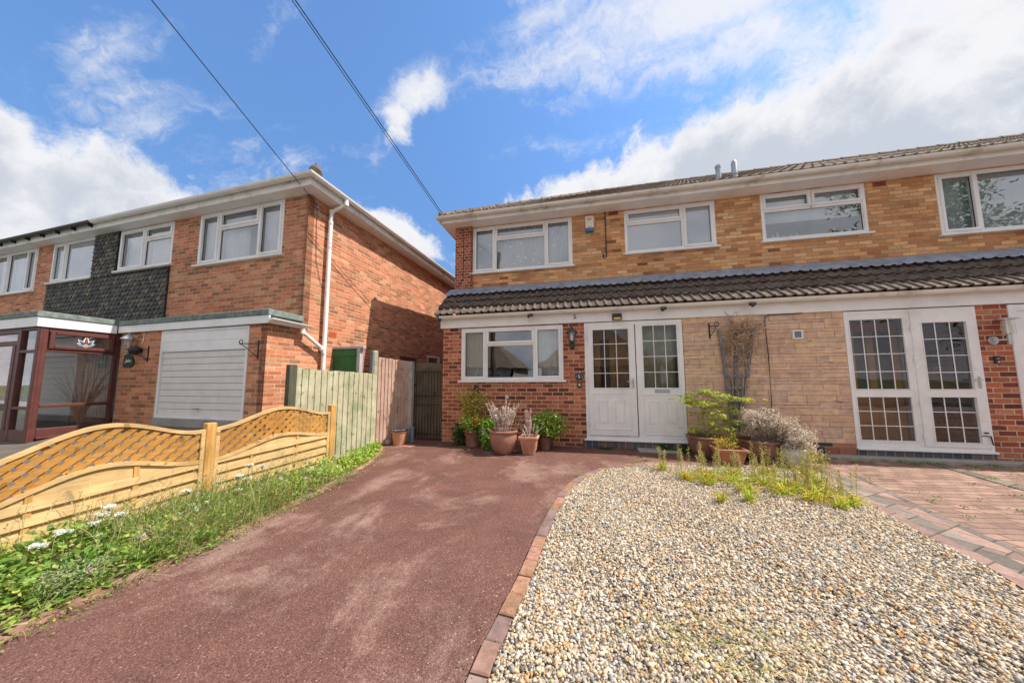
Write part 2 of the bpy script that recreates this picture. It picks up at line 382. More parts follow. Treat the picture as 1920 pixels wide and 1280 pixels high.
class MB:
    def __init__(s): s.v = []; s.f = []; s.c = []; s.cc = (1, 1, 1)
    def add(s, vs, fs):
        n = len(s.v); s.v += [tuple(q) for q in vs]; s.f += [tuple(i+n for i in q) for q in fs]; s.c += [s.cc]*len(vs); return s
    def box(s, x0, x1, y0, y1, z0, z1):
        return s.add([(x0,y0,z0),(x1,y0,z0),(x1,y1,z0),(x0,y1,z0),(x0,y0,z1),(x1,y0,z1),(x1,y1,z1),(x0,y1,z1)],
                     [(3,2,1,0),(4,5,6,7),(0,1,5,4),(1,2,6,5),(2,3,7,6),(3,0,4,7)])
    def cbox(s, x0, x1, y0, y1, z0, z1, b=.004):      # box with chamfered edges
        x0, x1 = sorted((x0, x1)); y0, y1 = sorted((y0, y1)); b = min(b, (x1-x0)*.3, (y1-y0)*.3, (z1-z0)*.3)
        vs = []; 
        for z, i in ((z0, b), (z0+b, 0), (z1-b, 0), (z1, b)):
            for (px, py) in ((x0, y0), (x1, y0), (x1, y1), (x0, y1)):
                qx = b if px == x0 else -b; qy = b if py == y0 else -b
                ax, ay = px+(qx if i else 0), py+(qy if i else 0)
                if i: vs += [(ax, ay, z), (ax, ay, z)]
                else:
                    first = (px, py+qy) if (px, py) in ((x0, y0), (x1, y1)) else (px+qx, py)
                    sec = (px+qx, py) if (px, py) in ((x0, y0), (x1, y1)) else (px, py+qy)
                    vs += [(*first, z), (*sec, z)]
        fs = []
        for k in range(3):
            for j in range(8):
                a, c = k*8+j, k*8+(j+1) % 8; fs.append((a, c, c+8, a+8))
        fs.append((6, 4, 2, 0)); fs.append((24, 26, 28, 30))
        return s.add(vs, fs)
    def bar(s, p, q, w, h, up=(0, 0, 1)):             # beam from p to q, w across, h along up
        p, q = Vector(p), Vector(q); d = (q-p).normalized(); up = Vector(up)
        sdx = d.cross(up)
        if sdx.length < 1e-5: sdx = d.cross(Vector((1, 0, 0)))
        sdx.normalize(); u2 = sdx.cross(d).normalized()
        a, b = sdx*w/2, u2*h/2
        vs = [p-a-b, p+a-b, p+a+b, p-a+b, q-a-b, q+a-b, q+a+b, q-a+b]
        return s.add(vs, [(0,1,2,3),(7,6,5,4),(0,4,5,1),(1,5,6,2),(2,6,7,3),(3,7,4,0)])
    def tube(s, pts, r, n=8, cap=True):
        pts = [Vector(p) for p in pts]; rs = r if isinstance(r, (list, tuple)) else [r]*len(pts)
        base = len(s.v); vs = []; ref = None
        for i, p in enumerate(pts):
            d = (pts[min(i+1, len(pts)-1)]-pts[max(i-1, 0)])
            d = d.normalized() if d.length > 1e-9 else Vector((0, 0, 1))
            if ref is None: ref = Vector((0, 0, 1)) if abs(d.z) < .9 else Vector((1, 0, 0))
            a = d.cross(ref)
            if a.length < 1e-5: a = d.cross(Vector((0, 1, 0)))
            a.normalize(); b = d.cross(a).normalized(); ref = a.cross(d)*-1 if False else ref
            for k in range(n):
                t = 2*math.pi*k/n; vs.append(p+(a*math.cos(t)+b*math.sin(t))*rs[i])
        fs = []
        for i in range(len(pts)-1):
            for k in range(n):
                fs.append((i*n+k, i*n+(k+1) % n, (i+1)*n+(k+1) % n, (i+1)*n+k))
        if cap: fs.append(tuple(range(n-1, -1, -1))); fs.append(tuple((len(pts)-1)*n+k for k in range(n)))
        return s.add(vs, fs)
    def lathe(s, prof, c=(0, 0, 0), n=32, sq=0.):      # prof [(r,z)]; sq>0 makes a rounded square plan
        vs = []; fs = []
        for (r, z) in prof:
            for k in range(n):
                t = 2*math.pi*k/n; rr = r
                if sq: rr = r*(1/max(abs(math.cos(t)), abs(math.sin(t))))**sq
                vs.append((c[0]+rr*math.cos(t), c[1]+rr*math.sin(t), c[2]+z))
        for i in range(len(prof)-1):
            for k in range(n): fs.append((i*n+k, i*n+(k+1) % n, (i+1)*n+(k+1) % n, (i+1)*n+k))
        return s.add(vs, fs)
    def quad(s, a, b, c, d): return s.add([a, b, c, d], [(0, 1, 2, 3)])
    def build(s, name, mat, parent=None, org=None, fr=None, smooth=False, attr=False, loc=None):
        me = bpy.data.meshes.new(name)
        if parent is not None: o_, f_ = ORG[parent.name]
        else: o_, f_ = Vector(org or (0, 0, 0)), fr or RF
        me.from_pydata([(x-o_.x, y-o_.y, z-o_.z) for x, y, z in s.v], [], s.f)
        me.materials.append(M[mat] if isinstance(mat, str) else mat)
        if attr:
            at = me.color_attributes.new('Col', 'FLOAT_COLOR', 'POINT')
            at.data.foreach_set('color', np.array([(*c, 1) for c in s.c], dtype='f').ravel())
        if smooth:
            me.polygons.foreach_set('use_smooth', [True]*len(me.polygons))
            try: me.set_sharp_from_angle(angle=R_(38))
            except Exception: pass
        me.update()
        ob = bpy.data.objects.new(name, me); col.objects.link(ob)
        if parent is not None: ob.parent = parent
        else: ob.location = f_.world(o_); ob.rotation_euler = (0, 0, f_.rz)
        ORG[ob.name] = (o_, f_)
        return ob

def wall(mb, axis, pos, thick, u0, u1, z0, z1, holes, out=-1):
    """wall slab with openings; axis 'x': runs along x, face at y=pos, body behind it (out=-1: face looks to -y).
       axis 'y': runs along y, face at x=pos"""
    us = sorted({u0, u1, *[h[0] for h in holes if u0 < h[0] < u1], *[h[1] for h in holes if u0 < h[1] < u1]})
    zs = sorted({z0, z1, *[h[2] for h in holes if z0 < h[2] < z1], *[h[3] for h in holes if z0 < h[3] < z1]})
    solid = lambda uc, zc: u0 < uc < u1 and z0 < zc < z1 and not any(h[0] < uc < h[1] and h[2] < zc < h[3] for h in holes)
    back = pos-out*thick
    def P(u, z, d): return (u, d, z) if axis == 'x' else (d, u, z)
    for i in range(len(us)-1):
        for j in range(len(zs)-1):
            a, b, c, d = us[i], us[i+1], zs[j], zs[j+1]
            if not solid((a+b)/2, (c+d)/2): continue
            mb.quad(P(a, c, pos), P(b, c, pos), P(b, d, pos), P(a, d, pos))
            mb.quad(P(a, c, back), P(a, d, back), P(b, d, back), P(b, c, back))
            e = 1e-4
            if not solid(a-e, (c+d)/2): mb.quad(P(a, c, pos), P(a, d, pos), P(a, d, back), P(a, c, back))
            if not solid(b+e, (c+d)/2): mb.quad(P(b, c, pos), P(b, c, back), P(b, d, back), P(b, d, pos))
            if not solid((a+b)/2, c-e): mb.quad(P(a, c, pos), P(a, c, back), P(b, c, back), P(b, c, pos))
            if not solid((a+b)/2, d+e): mb.quad(P(a, d, pos), P(b, d, pos), P(b, d, back), P(a, d, back))
    return mb
def ring(mb, u0, u1, z0, z1, wd, y0, y1, b=.004):
    mb.cbox(u0, u0+wd, y0, y1, z0, z1, b); mb.cbox(u1-wd, u1, y0, y1, z0, z1, b)
    mb.cbox(u0+wd-.001, u1-wd+.001, y0+.0015, y1, z0, z0+wd, b); mb.cbox(u0+wd-.001, u1-wd+.001, y0+.0015, y1, z1-wd, z1, b)

def window(root, u0, u1, z0, z1, yf, cells, sill=True, curtain=None, glassm='glass', fmat='upvc', fw=.05, sillmat='upvc', sill_out=.055):
    """cells: (u0,u1,z0,z1,opener). yf: front face of the frame; everything behind it"""
    f = MB(); ring(f, u0, u1, z0, z1, fw, yf, yf+.07)
    W_ = f.build('window', fmat, root)
    sash = MB(); gs = []
    for (a, b, c, d, op) in cells:
        ai, bi = (a if abs(a-u0) > 1e-3 else a+fw-.002), (b if abs(b-u1) > 1e-3 else b-fw+.002)
        ci, di = (c if abs(c-z0) > 1e-3 else c+fw-.002), (d if abs(d-z1) > 1e-3 else d-fw+.002)
        mu = .022
        if abs(a-u0) > 1e-3: sash.cbox(a-mu, a+mu, yf+.003, yf+.068, ci, di); ai = a+mu-.002
        if abs(b-u1) > 1e-3: bi = b-mu+.002
        if abs(c-z0) > 1e-3: sash.cbox(ai, bi, yf+.0045, yf+.068, c-mu, c+mu); ci = c+mu-.002
        if abs(d-z1) > 1e-3: di = d-mu+.002
        if op:
            ring(sash, ai-.008, bi+.008, ci-.008, di+.008, .046, yf-.014, yf+.05, .006); e = .036
        else:
            ring(sash, ai, bi, ci, di, .016, yf+.012, yf+.05, .004); e = .012
        gs.append((ai+e, bi-e, ci+e, di-e))
        # black gasket
    sash.build('sash', fmat, W_)
    gk = MB()
    for (a, b, c, d) in gs: ring(gk, a, b, c, d, .006, yf+.024, yf+.036, .001)
    gk.build('gasket', 'black', W_)
    for (a, b, c, d) in gs:
        MB().quad((a, yf+.032, c), (b, yf+.032, c), (b, yf+.032, d), (a, yf+.032, d)).build('pane', glassm, W_)
    if sill:
        q = MB(); q.cbox(u0-.05, u1+.05, yf-sill_out, yf+.05, z0-.035, z0-.0005, .006); q.build('sill', sillmat, W_)
    if curtain:
        kind, cm = curtain[0], curtain[1]
        if kind == 'folds':
            for (a, b) in curtain[2]:
                g = MB(); n = int((b-a)/.012)
                for i in range(n+1):
                    uu_ = a+(b-a)*i/n; yy = yf+.13+.016*math.sin(uu_*95+math.sin(uu_*17)*2)
                    g.v += [(uu_, yy, z0+.02), (uu_, yy, z1-.02)]; g.c += [g.cc]*2
                    if i: k = 2*i; g.f.append((k-2, k, k+1, k-1))
                g.build('curtain', cm, W_, smooth=True)
        if kind == 'slats':
            g = MB(); a, b = curtain[2][0]; uu_ = a+.03
            while uu_ < b:
                g.bar((uu_, yf+.15, z0+.05), (uu_, yf+.15, z1-.03), .080, .003, (.45, 1, 0)); uu_ += .092
            g.build('vertical_blind', cm, W_)
        if kind == 'roller':
            g = MB(); a, b = curtain[2][0]; g.cbox(a, b, yf+.12, yf+.124, curtain[3], z1-.01, .001); g.build('roller_blind', cm, W_)
    return W_

def roll_tiles(mb, x0, x1, Y0, Z0, ang, length, course, period, amp, clip=None, thick=.02, flip=False, seed=1, nx=8):
    """courses of roll tiles climbing from the eave (Y0,Z0) at ang; clip(s)->(xa,xb)"""
    rnd = random.Random(seed); c, s_ = math.cos(ang), math.sin(ang)
    k = 0; sg = 1
    while k*course < length-1e-3:
        s0 = k*course; s1 = min(length, s0+course*1.04)
        lo, hi = (x0, x1) if clip is None else clip(s0)
        lo2, hi2 = (x0, x1) if clip is None else clip(s1)
        n = max(2, int((hi-lo)/period*nx)); off = .5*period*(k % 2)*0
        xs = [lo+(hi-lo)*i/n for i in range(n+1)]
        def h(x):
            t = ((x+off)/period) % 1.0
            return amp*math.sin(math.pi*t/.42)**.8 if t < .42 else amp*.10*math.sin(math.pi*(t-.42)/.58)
        vs = []; jit = {}
        for i, x in enumerate(xs):
            ti = int((x+off)//(period*2)); jt = jit.setdefault(ti, rnd.uniform(-.004, .004))
            xt = x if clip is None else min(max(x, lo2), hi2)
            hh = h(x)
            for (s, lift, xx) in ((s0-jt, thick-.024, x), (s0-jt, thick+.004, x), ((s0+s1)/2, thick*.6, (x+xt)/2), (s1, .002, xt)):
                n_ = lift+hh
                vs.append((xx, Y0+s*c-n_*s_, Z0+s*s_+n_*c))
        fs = []
        for i in range(len(xs)-1):
            for j in range(3): a = i*4+j; b = a+4; fs.append((a, b, b+1, a+1))
        mb.add(vs, fs); k += 1
    return mb
# ================================================================ ground
def sheet(name, pts, z, mat, kind='structure', zs=None):
    me = MB(); me.v = [(x, y, (z if zs is None else zs[i])) for i, (x, y) in enumerate(pts)]; me.f = [tuple(range(len(pts)))]; me.c = [(1, 1, 1)]*len(pts)
    return setp(me.build(name, mat), kind=kind)
M['verge'] = plain('rough_grass', (.07, .10, .03), 1, var=.4, scale=3)
M['asphalt'] = plain('grey_asphalt', (.09, .09, .09), .95, var=.2, scale=8, bumpk=.4)
g = MB(); g.box(-400, 400, -400, 400, -.6, -.10); setp(g.build('ground', 'verge'), kind='structure')
sheet('road', [(-60, -14), (60, -14), (60, -5), (-60, -5)], -.09, 'asphalt')
sheet('pavement', [(-60, -5), (60, -5), (60, -2.2), (-60, -2.2)], -.03, 'concrete')

KERB = [(-2.60, -2.2), (-2.62, .4), (-2.69, .98), (-2.73, 1.17), (-2.74, 1.55), (-2.75, 1.96), (-2.79, 2.4), (-2.84, 2.89), (-2.90, 3.24), (-3.08, 3.98), (-3.34, 4.60), (-3.60, 5.05), (-3.80, 5.20)]
EDGE = [(-.60, -2.2), (-.54, .3), (-.49, 1.05), (-.48, 1.26), (-.47, 1.44), (-.45, 1.59), (-.43, 1.76), (-.41, 1.94), (-.395, 2.11), (-.385, 2.29), (-.37, 2.48), (-.35, 2.66), (-.33, 2.85), (-.29, 3.1), (-.25, 3.36), (-.18, 3.66), (-.07, 3.95), (.07, 4.19), (.26, 4.41), (.51, 4.61), (.82, 4.76), (1.2, 4.86), (1.6, 4.93), (2.2, 4.97), (2.75, 4.95)]
drive = [p for p in KERB]+[(-3.60, 5.80), (-3.56, 7.5), (-2.80, 7.5), (-2.80, 5.83), (3.1, 5.83), (3.0, 4.97)]+[p for p in reversed(EDGE)]
sheet('driveway', drive, .0, 'tarmac')
RIGHT = [(2.20, -2.2), (2.30, .6), (2.40, 1.8), (2.42, 2.37), (2.53, 2.66), (2.56, 2.9), (2.60, 3.14), (2.67, 3.44), (2.76, 3.78), (2.88, 4.3), (3.0, 4.75)]
gpoly = [p for p in EDGE]+list(reversed(RIGHT))
sheet('gravel_bed', [(x+.02, y) for x, y in EDGE]+list(reversed([(x, y) for x, y in RIGHT])), .004, 'gravelbase')
# block paving of the right hand drive with its bands
PD = [(3.0, 4.75), (2.88, 4.3), (2.76, 3.78), (2.67, 3.44), (2.60, 3.14), (2.56, 2.9), (2.53, 2.66), (2.42, 2.37), (2.40, 1.8), (2.30, .6), (2.2, -2.2), (14, -2.2), (14, 5.86), (3.1, 5.86)]
sheet('block_paving', PD, -.004+.002, 'paver')
def band(name, ctr, wd, z, mat):
    L = []; Rr = []
    for i, (x, y) in enumerate(ctr):
        a = Vector(ctr[max(i-1, 0)]); b = Vector(ctr[min(i+1, len(ctr)-1)]); d = (b-a).normalized(); n = Vector((-d.y, d.x))*wd/2
        L.append((x+n.x, y+n.y)); Rr.append((x-n.x, y-n.y))
    me = MB(); n = len(ctr); me.v = [(*p, z) for p in L]+[(*p, z) for p in Rr]; me.c = [(1, 1, 1)]*(2*n)
    me.f = [(i, i+n, i+n+1, i+1) for i in range(n-1)]
    return setp(me.build(name, mat), kind='structure')
S1 = [(2.27, -2.2), (2.42, 1.0), (2.50, 2.2), (2.58, 2.75), (2.64, 3.2), (2.76, 3.68), (2.90, 4.2), (3.03, 4.7)]
off = lambda d: [(x+d, y) for x, y in S1]
# the bands leave the gravel edge towards the right as they come forward
Bn = lambda d: [(x+d*.98, y-d*.18) for x, y in [(2.99, 4.86), (2.83, 4.2), (2.72, 3.72), (2.63, 3.30), (2.60, 2.98), (2.55, 2.62), (2.47, 2.37), (2.42, 1.8), (2.3, .6), (2.2, -2.2)]]
band('paving_band', Bn(.05), .11, .006, 'paverpink')
band('paving_band', Bn(.175), .14, .0065, 'paverband')
band('paving_band', Bn(.305), .12, .006, 'paverpink')
band('paving_band', Bn(.40), .065, .0065, 'paverband')
band('paving_band', [(5.02, 5.84), (4.80, 4.6), (4.6, 3.4), (4.3, 1.0), (4.0, -2.2)], .16, .006, 'paverband')
g = MB(); g.cbox(3.05, 14, 5.64, 5.80, -.02, .045, .008); setp(g.build('paving_band', 'concrete'), kind='structure')
g = MB(); g.cbox(.95, 1.62, 5.55, 5.79, -.02, .03, .008); setp(g.build('doorstep_slab', 'concrete'), kind='structure')
g = MB(); g.v = [(-3.66, 5.30, .004), (-3.12, 5.16, .004), (-3.10, 5.33, .004), (-3.4, 5.46, .004), (-3.62, 5.44, .004)]; g.f = [(0, 1, 2, 3, 4)]; g.c = [(1, 1, 1)]*5
setp(g.build('driveway_patch', plain('pale_worn_patch', (.34, .16, .13), .9, var=.15)), kind='structure')

# edging blocks along a line
def edging(name, line, wd, ln, z, cols, side=1, seed=3, h=.05, gap=.007):
    rnd = random.Random(seed); mb = MB()
    P = [Vector(p) for p in line]; cum = [0]
    for a, b in zip(P, P[1:]): cum.append(cum[-1]+(b-a).length)
    def at(s):
        for i in range(len(P)-1):
            if s <= cum[i+1] or i == len(P)-2:
                t = (s-cum[i])/(cum[i+1]-cum[i]); return P[i].lerp(P[i+1], t)
    s = 0
    while s+ln < cum[-1]:
        a, b = at(s+gap/2), at(s+ln-gap/2); d = (b-a).normalized(); n = Vector((d.y, -d.x))*side
        c = rnd.choice(cols); k = rnd.uniform(.85, 1.12); mb.cc = tuple(q*k for q in c)
        zt = z+rnd.uniform(-.003, .003); bv = .006
        A, B, C, D = a, b, b+n*wd, a+n*wd; ctr = (A+B+C+D)/4
        low = [(*q, zt-h) for q in (A, B, C, D)]; mid = [(*q, zt-bv) for q in (A, B, C, D)]
        top = [(*(q+(ctr-q).normalized()*bv*1.3), zt) for q in (A, B, C, D)]
        fs = [(0,1,5,4),(1,2,6,5),(2,3,7,6),(3,0,4,7),(4,5,9,8),(5,6,10,9),(6,7,11,10),(7,4,8,11),(8,9,10,11)]
        if side > 0: fs = [tuple(reversed(f)) for f in fs]
        mb.add(low+mid+top, fs); s += ln
    return setp(mb.build(name, 'kerbblock', attr=True), kind='structure')
KC = [(.34, .18, .13), (.28, .165, .13), (.23, .15, .135), (.32, .175, .11), (.26, .185, .16)]
edging('brick_edging', EDGE, .082, .166, .024, KC)
edging('bed_edging', KERB, .075, .17, .020, [(.36, .18, .14), (.30, .17, .14), (.42, .22, .17), (.26, .18, .15)], side=-1, seed=9, gap=.012)

# flower bed soil and the neighbour's raised drive
fx = lambda y: -3.886+(y-2.578)*.163
bed = [(x, y) for x, y in KERB]+[(-3.86, 5.2), (-3.72, 4.3), (fx(4.0)-.02, 4.0), (fx(1.2), 1.2), (fx(-2.2), -2.2)]
sheet('flower_bed_soil', bed, .006, 'soilred')
L2 = lambda a, b: (math.cos(LYAW)*a-math.sin(LYAW)*b, math.sin(LYAW)*a+math.cos(LYAW)*b)
def lsheet(name, rows, mat):
    me = MB(); 
    for (b, z) in rows:
        for a in (-22, -4.30): me.v.append((a, b, z)); me.c.append((1, 1, 1))
    me.f = [(2*i, 2*i+1, 2*i+3, 2*i+2) for i in range(len(rows)-1)]
    return setp(me.build(name, mat, fr=LF), kind='structure')
M['drivegrey'] = plain('dark_grey_concrete', (.11, .095, .08), .9, var=.25, scale=4, bumpk=.5)  # bright concrete darkened in colour so the gaps in the trellis read dark
lsheet('neighbouring_driveway', [(-3.0, .0), (1.2, .12), (2.45, .28), (3.45, .52), (3.9, .54)], 'drivegrey')
lsheet('side_path', [(3.9, .20), (14, .22)], 'concrete')

# ================================================================ right hand house
H = thing('semi_detached_house', (2.0, 8.0, 0), 'semi-detached house with tan upper brickwork, brown tiled canopy and two white glazed porches', 'house')
YG, YU = 5.80, 6.42
# --- walls
w1h = (-2.40, -.32, 1.23, 2.30)
b_ = MB(); wall(b_, 'x', YG, .10, -2.81, .09, 0, 2.335, [w1h]); b_.build('front_wall', 'redr', H)
b_ = MB(); wall(b_, 'x', YG, .10, 5.85, 6.22, .0, 2.335, []); b_.build('brick_pier', 'redr', H)
b_ = MB(); wall(b_, 'x', YG, .10, 8.42, 13.9, .0, 2.335, []); b_.build('front_wall', 'redr', H)
b_ = MB(); wall(b_, 'y', -2.81, .10, 5.90, 6.46, 0, 2.50, [], -1); wall(b_, 'y', -2.812, .10, 6.46, 13, 0, 4.83, [(7.4, 8.2, 1.1, 2.1)], -1); b_.build('side_wall', 'redr', H)
b_ = MB(); wall(b_, 'x', 13, -.10, -2.81, 13.9, 0, 4.83, []); wall(b_, 'y', 13.9, -.1, 5.8, 13, 0, 4.83, []); b_.build('rear_wall', 'redr', H)
ups = [(-2.40, -.11, 3.71, 4.80), (.98, 2.70, 3.86, 4.80), (3.50, 5.17, 3.86, 4.80), (6.19, 8.05, 3.70, 4.80), (9.6, 11.3, 3.86, 4.80)]
b_ = MB(); wall(b_, 'x', YU, .12, -2.40, 13.9, 3.15, 4.835, ups); b_.build('upper_wall', 'buff', H)
b_ = MB(); b_.cbox(-2.813, -2.402, 6.36, 6.50, 3.10, 4.835, .003); b_.build('corner_pier', 'pier', H)
# --- plinths
b_ = MB(); b_.cbox(.02, 1.86, YG-.012, YG+.08, 0, .152, .003); b_.build('door_plinth', 'bluebrick', H)
b_ = MB(); b_.cbox(1.862, 4.19, YG-.004, YG+.08, 0, .212, .003); b_.cbox(5.848, 6.22, YG-.003, YG-.0005, 0, .0, .001) if False else None
b_.build('plinth', 'plinth', H)
b_ = MB(); b_.cbox(4.192, 5.86, YG-.012, YG+.08, 0, .154, .003); b_.build('door_plinth', 'bluebrick', H)
def airbrick(u0, u1, z0, z1, y, mat):
    q = MB(); ring(q, u0, u1, z0, z1, .012, y-.006, y+.01, .002)
    n = 8; mrows = 3
    for i in range(1, n): x = u0+(u1-u0)*i/n; q.box(x-.0035, x+.0035, y-.003, y+.008, z0+.012, z1-.012)
    for j in range(1, mrows): z = z0+(z1-z0)*j/mrows; q.box(u0+.012, u1-.012, y-.004, y+.007, z-.0035, z+.0035)
    o = q.build('air_brick', mat, H); b = MB(); b.box(u0+.01, u1-.01, y-.0012, y+.002, z0+.01, z1-.01); b.build('vent_void', 'black', o)
M['airbrick'] = plain('red_clay', (.38, .12, .075), .8, var=.2, scale=10)
airbrick(3.46, 3.66, .02, .185, YG-.006, 'airbrick'); airbrick(5.30, 5.50, 4.705, 4.80, YU-.002, 'airbrick')
airbrick(.665, .865, 4.735, 4.83, YU-.002, 'airbrick')
# --- random coursed reconstituted stone cladding, every stone modelled
rnd = random.Random(11); q = MB()
x0s, x1s, z0s, z1s = 1.80, 4.193, .213, 2.325
rows = []; z = z0s
while z < z1s-.02:
    h = rnd.choice([.052, .052, .060, .075, .105]); 
    if z+h > z1s-.035: h = z1s-z
    rows.append((z, h)); z += h
occ = []
for ri, (z, h) in enumerate(rows):
    x = x0s
    while x < x1s-.001:
        L = rnd.uniform(.22, .75) if h < .08 else rnd.uniform(.14, .42)
        if x+L > x1s-.08: L = x1s-x
        blk = [o for o in occ if o[0] < x+L-.001 and o[1] > x+.001 and o[2] <= z+.001 < o[3]]
        if blk:
            o = min(blk, key=lambda t: t[0])
            if o[0] <= x+.001: x = o[1]; continue
            L = o[0]-x
            if L < .02: x = o[1]; continue
        hh = h
        if ri+1 < len(rows) and rnd.random() < .13 and L < .30 and L > .08: hh = h+rows[ri+1][1]; occ.append((x, x+L, z+h-.0005, z+hh))
        base = rnd.choice([(.64, .42, .30), (.67, .45, .32), (.60, .40, .29), (.68, .47, .30), (.65, .44, .31), (.58, .41, .32), (.67, .46, .34), (.66, .47, .30)])
        k = rnd.uniform(.92, 1.06); q.cc = tuple(c*k for c in base)
        dpt = rnd.uniform(0, .007); g_ = .0021
        q.cbox(x+g_, x+L-g_, YG-.004-dpt, YG+.05, z+g_, z+hh-g_, .002)
        x += L
CL = q.build('stone_cladding', 'cladding', H, attr=True)
q = MB(); wall(q, 'x', YG+.003, .09, 1.795, 4.20, .2, 2.335, []); q.build('mortar_bed', plain('stone_mortar', (.40, .22, .15), .95), CL)
# --- windows
NET = lambda a, b, m_='net': ('folds', m_, [(a, b)])
window(H, *w1h, YG-.004, [(-2.40, -1.87, 1.23, 2.30, 1), (-1.87, -.87, 1.23, 1.96, 0), (-1.87, -.87, 1.96, 2.30, 1), (-.87, -.32, 1.23, 2.30, 1)], curtain=('folds', 'curtain', [(-2.36, -1.86), (-.86, -.36)]))
window(H, *ups[0], YU-.006, [(-2.40, -1.86, 3.71, 4.80, 1), (-1.86, -.69, 3.71, 4.48, 0), (-1.86, -.69, 4.48, 4.80, 1), (-.69, -.11, 3.71, 4.80, 1)], curtain=('folds', 'dotnet', [(-2.36, -.15)]))
window(H, *ups[1], YU-.006, [(.98, 2.11, 3.86, 4.50, 0), (.98, 2.11, 4.50, 4.80, 1), (2.11, 2.70, 3.86, 4.80, 1)], glassm='frost')
window(H, *ups[2], YU-.006, [(3.50, 5.17, 3.86, 4.47, 0), (3.50, 4.33, 4.47, 4.80, 1), (4.33, 5.17, 4.47, 4.80, 1)], curtain=('roller', 'blind', [(3.54, 5.13)], 4.25))
window(H, *ups[3], YU-.006, [(6.19, 6.74, 3.70, 4.80, 1), (6.74, 8.05, 3.70, 4.80, 0)], curtain=('slats', 'blind', [(6.22, 8.0)]))
window(H, *ups[4], YU-.006, [(9.6, 11.3, 3.86, 4.80, 0)], curtain=NET(9.65, 11.25))

# --- porch doors
def lattice_glass(fr_ob, a, b, c, d, y, nc, nr, bar=.011):
    """pane with slim white bars"""
    P = MB().quad((a, y, c), (b, y, c), (b, y, d), (a, y, d)).build('pane', 'glass_lattice', fr_ob)
    q = MB()
    for i in range(1, nc): x = a+(b-a)*i/nc; q.box(x-bar/2, x+bar/2, y-.008, y-.001, c, d)
    for j in range(1, nr): z = c+(d-c)*j/nr; q.box(a, b, y-.0065, y-.0015, z-bar/2, z+bar/2)
    q.build('glazing_bars', 'upvc', fr_ob)
    g2 = MB(); ring(g2, a-.004, b+.004, c-.004, d+.004, .007, y-.010, y+.004, .001); g2.build('gasket', 'black', fr_ob)
def slab(mb, a, b, c, d, y0, y1, holes):
    """leaf with rectangular openings"""
    wall(mb, 'x', y0, y1-y0, a, b, c, d, holes)
    for (e, f, g3, h) in holes: ring(mb, e-.012, f+.012, g3-.012, h+.012, .016, y0-.008, y1-.002, .004)
    # outer edges
    mb.quad((a, y0, c), (a, y1, c), (a, y1, d), (a, y0, d)) if False else None
def raised(mb, a, b, c, d, y):
    ring(mb, a, b, c, d, .012, y-.009, y+.002, .004); mb.cbox(a+.022, b-.022, y-.007, y+.002, c+.022, d-.022, .005)
def handle(parent, x, z, y, d=-1):
    q = MB(); q.cbox(x-.014, x+.014, y-.012, y, z-.12, z+.05, .004); q.tube([(x, y-.012, z), (x, y-.045, z), (x+d*.10, y-.05, z-.003)], .008, 8); q.build('door_handle', 'chrome', parent)
def hinge(parent, x, z, y):
    q = MB(); q.tube([(x, y-.012, z-.045), (x, y-.012, z+.045)], .010, 8); q.cbox(x, x+.05, y-.010, y, z-.010, z+.010, .002); q.build('hinge', 'upvc', parent)

D1 = MB(); ring(D1, .085, 1.79, .154, 2.31, .062, YG-.012, YG+.06); D1.cbox(1.0, 1.09, YG-.010, YG+.06, .21, 2.25)
D1.cbox(.04, 1.84, YG-.05, YG+.02, .128, .156, .005)
D1o = D1.build('porch_door_frame', 'upvc', H)
dl = MB(); slab(dl, .147, .978, .235, 2.25, YG-.024, YG+.04, [(.235, .872, 1.082, 2.17)])
ring(dl, .143, .982, .225, 2.256, .02, YG-.026, YG+.03); ring(dl, .222, .885, .33, .985, .016, YG-.033, YG-.02, .004)
raised(dl, .305, .483, .448, .848, YG-.024); raised(dl, .60, .778, .448, .848, YG-.024)
dlo = dl.build('door_leaf', 'upvc', D1o)
lattice_glass(D1o, .235, .872, 1.082, 2.17, YG+.004, 3, 4)
handle(D1o, .927, 1.20, YG-.026)
for z in (2.05, 1.24, .43): hinge(D1o, .135, z, YG-.024)
sl_ = MB(); slab(sl_, 1.09, 1.73, .205, 2.25, YG-.004, YG+.045, [(1.118, 1.700, 1.082, 2.215)])
ring(sl_, 1.10, 1.722, .26, .97, .012, YG-.014, YG, .004)
raised(sl_, 1.175, 1.352, .448, .845, YG-.004); raised(sl_, 1.47, 1.645, .448, .845, YG-.004)
sl_.build('side_panel', 'upvc', D1o)
lattice_glass(D1o, 1.118, 1.700, 1.082, 2.215, YG+.012, 3, 4)
q = MB(); ring(q, 1.29, 1.54, .995, 1.055, .010, YG-.012, YG, .002); q.cbox(1.30, 1.53, YG-.009, YG, 1.005, 1.045, .003); q.build('letterbox', 'chrome', D1o)

